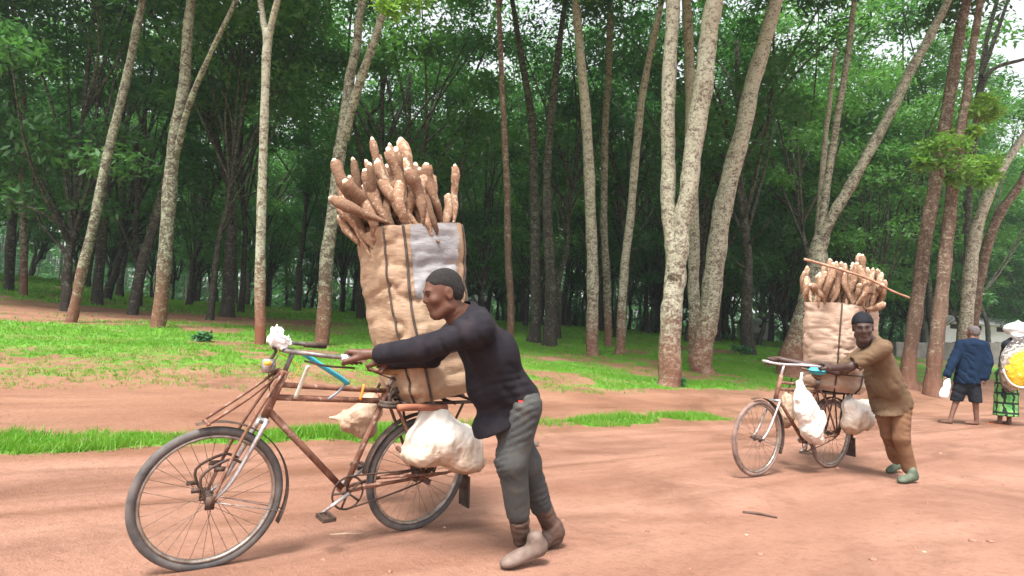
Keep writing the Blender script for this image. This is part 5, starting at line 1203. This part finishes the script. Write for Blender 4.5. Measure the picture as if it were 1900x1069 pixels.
def man_far():
    ft = B2.fx; lf = np.array([-ft[1], ft[0], 0])
    shL = P(1638, 646, 5.60); shR = P(1612, 648, 5.93); shm = (shL + shR) / 2
    hipL = P(1672, 745, 5.82); hipR = hipL - lf * .18; hm = (hipL + hipR) / 2
    gL = B2.grip[0]; wrL = P(1528, 694, 5.78); wrL = gL + (wrL - gL) * .6 + np.array([.06, .0, .03]); elL = P(1578, 680, 5.68)
    gR = B2.gripR[0]; wrR = gR + np.array([.09, .04, .03]); elR = P(1555, 690, 6.1)
    root = empty('person', (hm[0], hm[1], 0.0), 'man in olive brown shirt and dark cap pushing the second bicycle', 'person')
    knL = P(1672, 812, 5.80); anL = P(1688, 874, 5.84); knR = P(1650, 806, 5.98); anR = P(1664, 856, 6.10)
    hc = P(1601, 608, 5.66); hf = -RT * .42 - FW * .88 - UP * .12; HBm = frame_of(hf, UP - RT * .06)
    F = Field([shL, shR, hipL, hipR, elL, wrL, knL, knR, anL, anR, elR, wrR, hc], .16, .012)
    neck0 = shm + np.array([0, 0, .05])
    F.cap(shL, shR, .046, .046, .03); F.cap(shm + (shL - shm) * .4, hm + (hipL - hm) * .7, .075, .08, .03); F.cap(shm + (shR - shm) * .4, hm + (hipR - hm) * .7, .075, .08, .03)
    F.cap(hipL, knL, .070, .050, .03); F.cap(knL, anL, .046, .034, .03); F.cap(hipR, knR, .070, .050, .03); F.cap(knR, anR, .046, .034, .03)
    F.cap(shL, elL, .044, .040, .03); F.cap(elL, wrL, .040, .028, .02); F.cap(shR, elR, .044, .040, .03); F.cap(elR, wrR, .040, .028, .02)
    F.cap(neck0, hc - HBm[2] * .09 - HBm[0] * .03, .062, .055, .04)
    Hd, W_ = head_field(hc, HBm, 1.06, h=.008)
    hnd = hand_field(wrL, gL, B2.grip[1] - B2.grip[0], np.array([.25, -.35, .9]), 1.02, flip=1); hndR = hand_field(wrR, gR, B2.gripR[1] - B2.gripR[0], np.array([-.2, .3, .9]), 1.0, flip=-1)
    sdf_obj('body', [F, Hd, hnd, hndR], MAT['skin2'], root); eyes(W_, 1.06, root)
    hair_obj(W_, HBm, 1.06, 'beanie', root, cap=True, name='cap')
    S = Field([shL, shR, hipL, hipR, elL, elR, wrL], .19, .011)
    S.cap(shL, shR, .066, .066, .05); S.cap(shm + (shL - shm) * .4, hm + (hipL - hm) * .8 + [0, 0, -.02], .092, .115, .06); S.cap(shm + (shR - shm) * .4, hm + (hipR - hm) * .8 + [0, 0, -.02], .092, .115, .06)
    S.ell((shm + hm) / 2 - np.array([0, 0, .08]), (.12, .12, .13), .08); S.cap(hm, hm + np.array([0, 0, -.16]) + ft * .03, .128, .150, .05)
    S.cap(shL, elL, .076, .072, .04); S.cap(shR, elR, .072, .066, .04); S.cap(neck0 - [0, 0, .01], neck0 + _n(hc - neck0) * .03, .075, .07, .03)
    S.cap(elL + _n(elL - shL) * .012, elL + _n(elL - shL) * .14, .09, None, .004, sub=True); S.cap(elR + _n(elR - shR) * .012, elR + _n(elR - shR) * .14, .085, None, .004, sub=True)
    wrinkle(S, .018, .09, (.8, 0, .35), 1.0, .36); wrinkle(S, .010, .05, (.2, .2, 1), 2.0); folds(S, .003, 20, 2.0, (.75, 0, .45))
    S.plane(hm + np.array([0, 0, -.115]), _n(np.array([.14, .1, -.98])))
    sdf_obj('shirt', S, MAT['shirt2'], root)
    T = Field([hipL, hipR, knL, knR, anL, anR], .15, .011)
    T.cap(hm + [0, 0, .06], hm, .125, .125, .05); T.cap(hipL, knL, .094, .072, .05); T.cap(knL, knL + (anL - knL) * .9, .070, .064, .03); T.cap(hipR, knR, .094, .072, .04); T.cap(knR, knR + (anR - knR) * .85, .070, .064, .03)
    wrinkle(T, .014, .055, (.3, 0, 1), 4.0, .36); folds(T, .002, 24, 1.5, (.8, 0, .4)); sdf_obj('trousers', T, MAT['trouser2'], root)
    g = lambda x, y, d: cast(x, y)[0]
    t1 = g(1668, 898, 5.75); shoe('shoe', t1 + np.array([.225, .10, .02]), t1, np.array([0, 0, 1.0]), 0.88, 'shoe_green', root)
    t2 = g(1648, 880, 6.0); shoe('shoe', t2 + np.array([.21, .12, .05]), t2, np.array([-.15, 0, 1.0]), .88, 'shoe_green', root)
man_far()

def man_coat():
    d = 11.6; g = lambda x, y: P(x, y, d)
    gz = lambda p: np.array([p[0], p[1], float(hz(p[0], p[1]))])
    shL = g(1783, 640); shR = P(1826, 642, d - .15); shm = (shL + shR) / 2; hipL = P(1786, 706, d); hipR = P(1805, 708, d - .1); hm = (hipL + hipR) / 2
    root = empty('person', (hm[0], hm[1], 0), 'man in navy coat and black shorts walking away, carrying a white bag', 'person')
    knL = P(1775, 742, d + .05); anL = P(1763, 776, d + .0); knR = P(1810, 744, d - .1); anR = P(1812, 778, d - .1)
    zL = gz(anL)[2]; dz = anL[2] - zL - .07; 
    anL = anL - [0, 0, dz]; anR = anR - np.array([0, 0, anR[2] - gz(anR)[2] - .07])
    elL = P(1768, 672, d - .05); haL = P(1756, 698, d - .1); elR = P(1834, 674, d - .25); haR = P(1826, 704, d - .25)
    hc = g(1806, 617); hf = RT * -.35 + FW * .9; HBm = frame_of(hf, UP)
    F = Field([shL, shR, hipL, hipR, knL, knR, anL, anR, haL, haR, hc], .17, .016)
    F.cap(shL, shR, .05, .05, .03); F.cap(shm, hm, .08, .10, .03); F.cap(hipL, knL, .08, .058, .04); F.cap(knL, anL, .054, .036, .03); F.cap(hipR, knR, .08, .058, .04); F.cap(knR, anR, .054, .036, .03)
    F.cap(shL, elL, .05, .042, .03); F.cap(elL, haL, .04, .03, .03); F.cap(shR, elR, .05, .042, .03); F.cap(elR, haR, .04, .03, .03); F.cap(shm, hc - HBm[2] * .06, .06, .058, .04)
    for an, kn in ((anL, knL), (anR, knR)): F.cap(an - [0, 0, .035], an - [0, 0, .04] + _n(RT * -.8 + FW * .6) * np.array([1, 1, 0]) * .16, .038, .03, .03)
    hands = []
    for ha, el in ((haL, elL), (haR, elR)):
        Hf = Field([ha - .12, ha + .12], 0, .007); dn = _n(ha - el); sdv = _n(np.cross(dn, FW))
        Hf.cap(ha - dn * .02, ha + dn * .05, .026, .028, .02)
        for i in range(4): b = ha + dn * .05 + sdv * (.027 - .018 * i); m1 = b + dn * .035 + FW * .004; Hf.cap(b, m1, .0105, .0095, .006); Hf.cap(m1, m1 + dn * (.028, .034, .031, .022)[i] - FW * .012, .0095, .008, .004)
        Hf.cap(ha + sdv * .02, ha + sdv * .045 + dn * .04, .013, .0095, .01); hands.append(Hf)
    Hd, W_ = head_field(hc, HBm, 1.0, h=.010); sdf_obj('body', [F, Hd] + hands, MAT['skin3'], root); hair_obj(W_, HBm, 1.0, 'greyhair', root)
    S = Field([shL, shR, hipL, hipR, haL, haR], .2, .014)
    S.cap(shL, shR, .075, .075, .06); S.cap(shL + (shm - shL) * .5, hipL - [0, 0, .02], .11, .145, .07); S.cap(shR + (shm - shR) * .5, hipR - [0, 0, .02], .11, .145, .07)
    S.cap(shL, elL, .085, .078, .05); S.cap(elL, haL + (elL - haL) * .12, .076, .066, .03); S.cap(shR, elR, .085, .078, .05); S.cap(elR, haR + (elR - haR) * .12, .076, .066, .03); S.cap(shm, shm + [0, 0, .07], .075, .07, .04)
    wrinkle(S, .022, .10, (.6, 0, .5), 5.0, .36); folds(S, .004, 20, .3, (.6, 0, .6)); S.plane(hm - [0, 0, .05], (0, 0, -1)); sdf_obj('coat', S, MAT['coat'], root)
    T = Field([hipL, hipR, knL, knR], .17, .014); T.cap(hipL, knL, .12, .105, .05); T.cap(hipR, knR, .12, .105, .05); T.cap(hm + [0, 0, .03], hm, .14, .13, .05); folds(T, .006, 30); T.plane(knR - [0, 0, .03], (0, 0, -1)); sdf_obj('shorts', T, MAT['shorts'], root)
    b = soft_bag('white carrier bag held by the man in the navy coat', [(P(1753, 728, d - .12), (.085, .05, .09)), (P(1757, 714, d - .12), (.07, .045, .11)), (P(1751, 735, d - .12), (.08, .05, .04))], 'white_cloth', [(haL - [0, 0, .06], .025), (P(1758, 706, d - .12), .045)], name='carrier_bag', folds=.006, h=.014); b['category'] = 'bag'
man_coat()

def woman():
    d = 11.9; g = lambda x, y, e=0: P(x, y, d + e)
    hm = g(1868, 700); sh = g(1884, 640); hc = g(1889, 614); base = g(1862, 770); gzv = float(hz(base[0], base[1]))
    root = empty('person', (hm[0], hm[1], gzv), 'woman in green checked skirt with a printed cloth bundle on her back', 'person')
    f = RT * -.3 + FW * .95; HBm = frame_of(f, UP)
    F = Field([hm, sh, hc, base, g(1835, 700), g(1925, 700)], .2, .016)
    F.cap(sh - RT * .16, sh + RT * .16, .06, .06, .05); F.cap(sh, hm, .12, .14, .06); F.cap(sh, hc, .06, .055, .04)
    a1_, a2_ = g(1855, 768), g(1872, 764); a1_[2] = gzv + .07; a2_[2] = gzv + .07
    F.cap(hm - RT * .07, a1_, .09, .037, .03); F.cap(hm + RT * .07, a2_, .09, .037, .03)
    for an in (a1_, a2_): F.cap(an - [0, 0, .04], an - [0, 0, .045] + _n(np.array([-.5, .8, 0])) * .15, .035, .028, .03)
    eL = g(1862, 665, .1); hL = g(1880, 676, .3); F.cap(sh - RT * .17, eL, .05, .04, .03); F.cap(eL, hL, .04, .03, .03)
    Hd, W_ = head_field(hc, HBm, 1.0, h=.011); sdf_obj('body', [F, Hd], MAT['skin3'], root)
    K = Field([hm, base], .32, .014); lo = np.array([hm[0], hm[1], gzv + .17]); lo = lo + (base - hm) * np.array([.4, .4, 0])
    K.cap(hm + [0, 0, .05], (hm + lo) / 2, .185, .185, .05); K.cap((hm + lo) / 2, lo, .185, .20, .05); folds(K, .007, 14, 1, (1, .4, .1)); K.plane(lo, (0, 0, -1)); sdf_obj('skirt', K, MAT['skirt'], root)
    Sh = Field([sh, hm], .32, .015); Sh.cap(sh - RT * .15, sh + RT * .15, .09, .09, .06); Sh.cap(sh, hm + [0, 0, .05], .16, .17, .06); Sh.cap(sh - RT * .17, eL, .075, .065, .04); folds(Sh, .006, 24); sdf_obj('blouse', Sh, MAT['shorts'], root)
    V_ = Field([hc - .34, hc + .34], 0, .014); V_.ell(hc + UP * .03 - f * .01, (.24, .24, .13), .03); V_.cap(hc + UP * .06, hc + UP * .19, .13, .015, .06); V_.ell(hc - UP * .08 - f * .09 , (.23, .12, .13), .05); V_.ell(hc + f * .12 - UP * .06, (.08, .08, .10), .02, sub=True); folds(V_, .006, 30, .4); sdf_obj('headscarf', V_, MAT['white_cloth'], root)
    b = soft_bag('yellow and white printed cloth bundle on the back of the woman', [(g(1890, 672, -.28), (.32, .17, .36)), (g(1884, 694, -.26), (.26, .16, .26)), (g(1898, 652, -.24), (.26, .16, .28)), (g(1872, 708, -.2), (.13, .12, .2))], 'wrap', name='cloth_bundle', h=.016, folds=.006, k=.1); b['category'] = 'bundle'
    m = MB(); c = g(1890, 678, -.32); q = [c + RT * .36 * math.cos(t) - UP * .40 * math.sin(t) - FW * .09 for t in np.linspace(.1, 3.0, 14)]; m.tube(q, .016, 6); m.build('hem', MAT['white_cloth'], b, xf=shift(b))
    for an in (a1_, a2_):
        m = MB(); c = an - [.04, -.06, .072]; m.box(c, (.10, .25, .016), np.array(Euler((0, 0, .55)).to_matrix())); m.build('sandal', MAT['sandal'], root, xf=shift(root), smooth=False)
woman()

# ------------------------------------------------------------------ far buildings and litter on the road
def far_house(label, px0, px1, ytop, ybot, d, wall):
    a = P(px0, ybot, d); b = P(px1, ybot, d); c = (a + b) / 2; wd_ = np.linalg.norm(b - a); hgt = (ybot - ytop) / FPX * d; z0 = float(hz(c[0], c[1])) - .2
    root = empty('low_house', (c[0], c[1], z0), label, 'house'); zb = c[2] - z0; yaw = math.atan2(US[1], US[0]) * .4; root.rotation_euler = (0, 0, yaw)
    m = MB(); m.box((0, 1.5, (zb + hgt) / 2), (wd_, 3, zb + hgt)); m.build('wall', MAT[wall], root, smooth=False)
    m = MB(); m.add([(-wd_ / 2 - .4, -.4, zb + hgt - .05), (wd_ / 2 + .4, -.4, zb + hgt - .05), (wd_ / 2 + .4, 1.5, zb + hgt + .7), (-wd_ / 2 - .4, 1.5, zb + hgt + .7), (wd_ / 2 + .4, 3.4, zb + hgt - .05), (-wd_ / 2 - .4, 3.4, zb + hgt - .05)], [(0, 1, 2, 3), (3, 2, 4, 5)]); m.build('roof', MAT['roofing'], root, smooth=False)
    n = max(1, int(wd_ // 2.5))
    for i in range(n):
        m = MB(); m.box((-wd_ / 2 + (i + .5) * wd_ / n, -.02, zb + hgt * .55), (.8, .06, hgt * .5)); m.build('window' if i % 3 else 'door', MAT['dark'], root, smooth=False)
far_house('long white house far behind the navy coated man', 1722, 1990, 604, 621, 54, 'white_wall')
far_house('small white house glimpsed through the trunks near the second bicycle', 1392, 1436, 601, 612, 78, 'white_wall')
far_house('tiny white hut glimpsed behind the near man', 888, 912, 558, 570, 75, 'white_wall')
def low_wall():
    a, b = P(1660, 645, 40), P(2020, 650, 44); root = empty('garden_wall', (a[0], a[1], float(hz(a[0], a[1])) - .3), 'low dark masonry wall behind the trunks at the right', 'wall')
    m = MB(); n = 14
    for i in range(n):
        p = a + (b - a) * i / n; q = a + (b - a) * (i + 1) / n; zt = 622 + 2 * math.sin(i * 2.1); top = P(1660 + 360 * i / n, 634, 40 + 4 * i / n)[2]
        z0 = float(hz(p[0], p[1])) - .3; dv = (q - p); L = math.hypot(dv[0], dv[1]); an = math.atan2(dv[1], dv[0])
        m = MB(); m.box(((p + q) / 2 * [1, 1, 0]) + np.array([0, 0, (z0 + top) / 2]), (L - .02, .25, top - z0), np.array(Euler((0, 0, an)).to_matrix())); m.build('block', MAT['grey_wall'], root, smooth=False, xf=shift(root))
low_wall()
def litter():
    def onroad(x, y): p, d = cast(x, y); return p, d
    p, d = onroad(1378, 953); q, _ = onroad(1442, 963); m = MB(); e = spline([p + [0, 0, .008], (p + q) / 2 + [0, .015, .014], q + [0, 0, .008]], 4); m.tube(e, np.linspace(.011, .007, len(e)), 6); r0 = empty('stick', p, 'short dark stick lying on the road below the second bicycle', 'stick'); m.build('twig', MAT['twig'], r0, xf=shift(r0))
    p, d = onroad(612, 994); q, _ = onroad(672, 992); m = MB(); m.tube([p + [0, 0, .005], (p + q) / 2 + [0, 0, .009], q + [0, 0, .005]], .005, 6); r0 = empty('stick', p, 'thin pale straw lying on the road below the near chain', 'stick'); m.build('straw', MAT['chip'], r0, xf=shift(r0))
    r = np.random.default_rng(9)
    spots = [(1385, 993, 'pale chip lying below the dark stick on the road', 'chip', .009), (1410, 1030, 'small dark clod at the bottom centre right of the road', 'stone', .016), (1805, 1005, 'larger dark clod near the lower right corner', 'stone', .02),
             (1838, 1006, 'rightmost dark clod on the road', 'stone', .016), (1715, 1025, 'pale pebble at the lower right of the road', 'chip', .010), (1045, 966, 'pale chip beside the boot of the near man', 'chip', .008), (600, 1040, 'pebble under the near crank at the bottom of the road', 'stone', .012), (825, 980, 'tan pebble beside the near rear wheel', 'chip', .009), (1620, 1040, 'reddish pebble at the bottom right of the road', 'stone', .018), (1745, 842, 'white scrap lying on the road right of the green shoes', 'chip', .014)]
    for x, y, lb, mt, sz in spots:
        p, d = onroad(x, y); F = Field([p - sz * 2, p + sz * 2], 0, sz / 4); F.ell(p + [0, 0, sz * .3], (sz * r.uniform(.8, 1.4), sz, sz * .6), 0); F.cap(p + r.normal(0, sz * .4, 3) * [1, 1, .3], p + r.normal(0, sz * .5, 3) * [1, 1, .3], sz * .5, sz * .4, sz * .4)
        rt = empty('pebble' if mt == 'stone' else 'chip', p, lb, 'pebble' if mt == 'stone' else 'chip'); sdf_obj('lump', F, MAT[mt], rt)
    # crumbs nobody could count
    n = 4500; s_ = r.uniform(-6, 22, n); t_ = r.uniform(-6, 2.6, n); x, y = xy_of(s_, t_); z = hz_st(s_, t_); k = in_view(x, y); b = np.stack([x, y, z], -1)[k]; n = len(b); sz = .0055 * np.exp(r.normal(0, .5, n))
    oc = np.array([(1, 0, 0), (-1, 0, 0), (0, 1, 0), (0, -1, 0), (0, 0, .8), (0, 0, -.5)]); V = (b[:, None] + oc[None] * sz[:, None, None] * r.uniform(.6, 1.4, (n, 6, 1))).reshape(-1, 3)
    f8 = np.array([(0, 2, 4), (2, 1, 4), (1, 3, 4), (3, 0, 4), (2, 0, 5), (1, 2, 5), (3, 1, 5), (0, 3, 5)]); Q = (np.arange(n)[:, None, None] * 6 + f8[None]).reshape(-1, 3)
    tag(link('crumbs', fastmesh('crumbs', V, Q, MAT['stone'], 3)), 'tiny laterite crumbs scattered over the road', 'gravel', kind='stuff')
litter()

def haze():
    m = MB(); m.box((10, 95, 18), (460, 232, 46)); b = NT_('pale_haze')
    v = b.n('ShaderNodeVolumePrincipled'); v.inputs['Color'].default_value = (0.80, 0.92, 0.95, 1); v.inputs['Density'].default_value = 0.0008; v.inputs['Anisotropy'].default_value = 0.2
    b.l(v.outputs[0], b.out.inputs['Volume']); o = m.build('haze', b.m, smooth=False); tag(o, 'thin pale mist hanging between the forest trees', 'haze', kind='stuff')
haze()
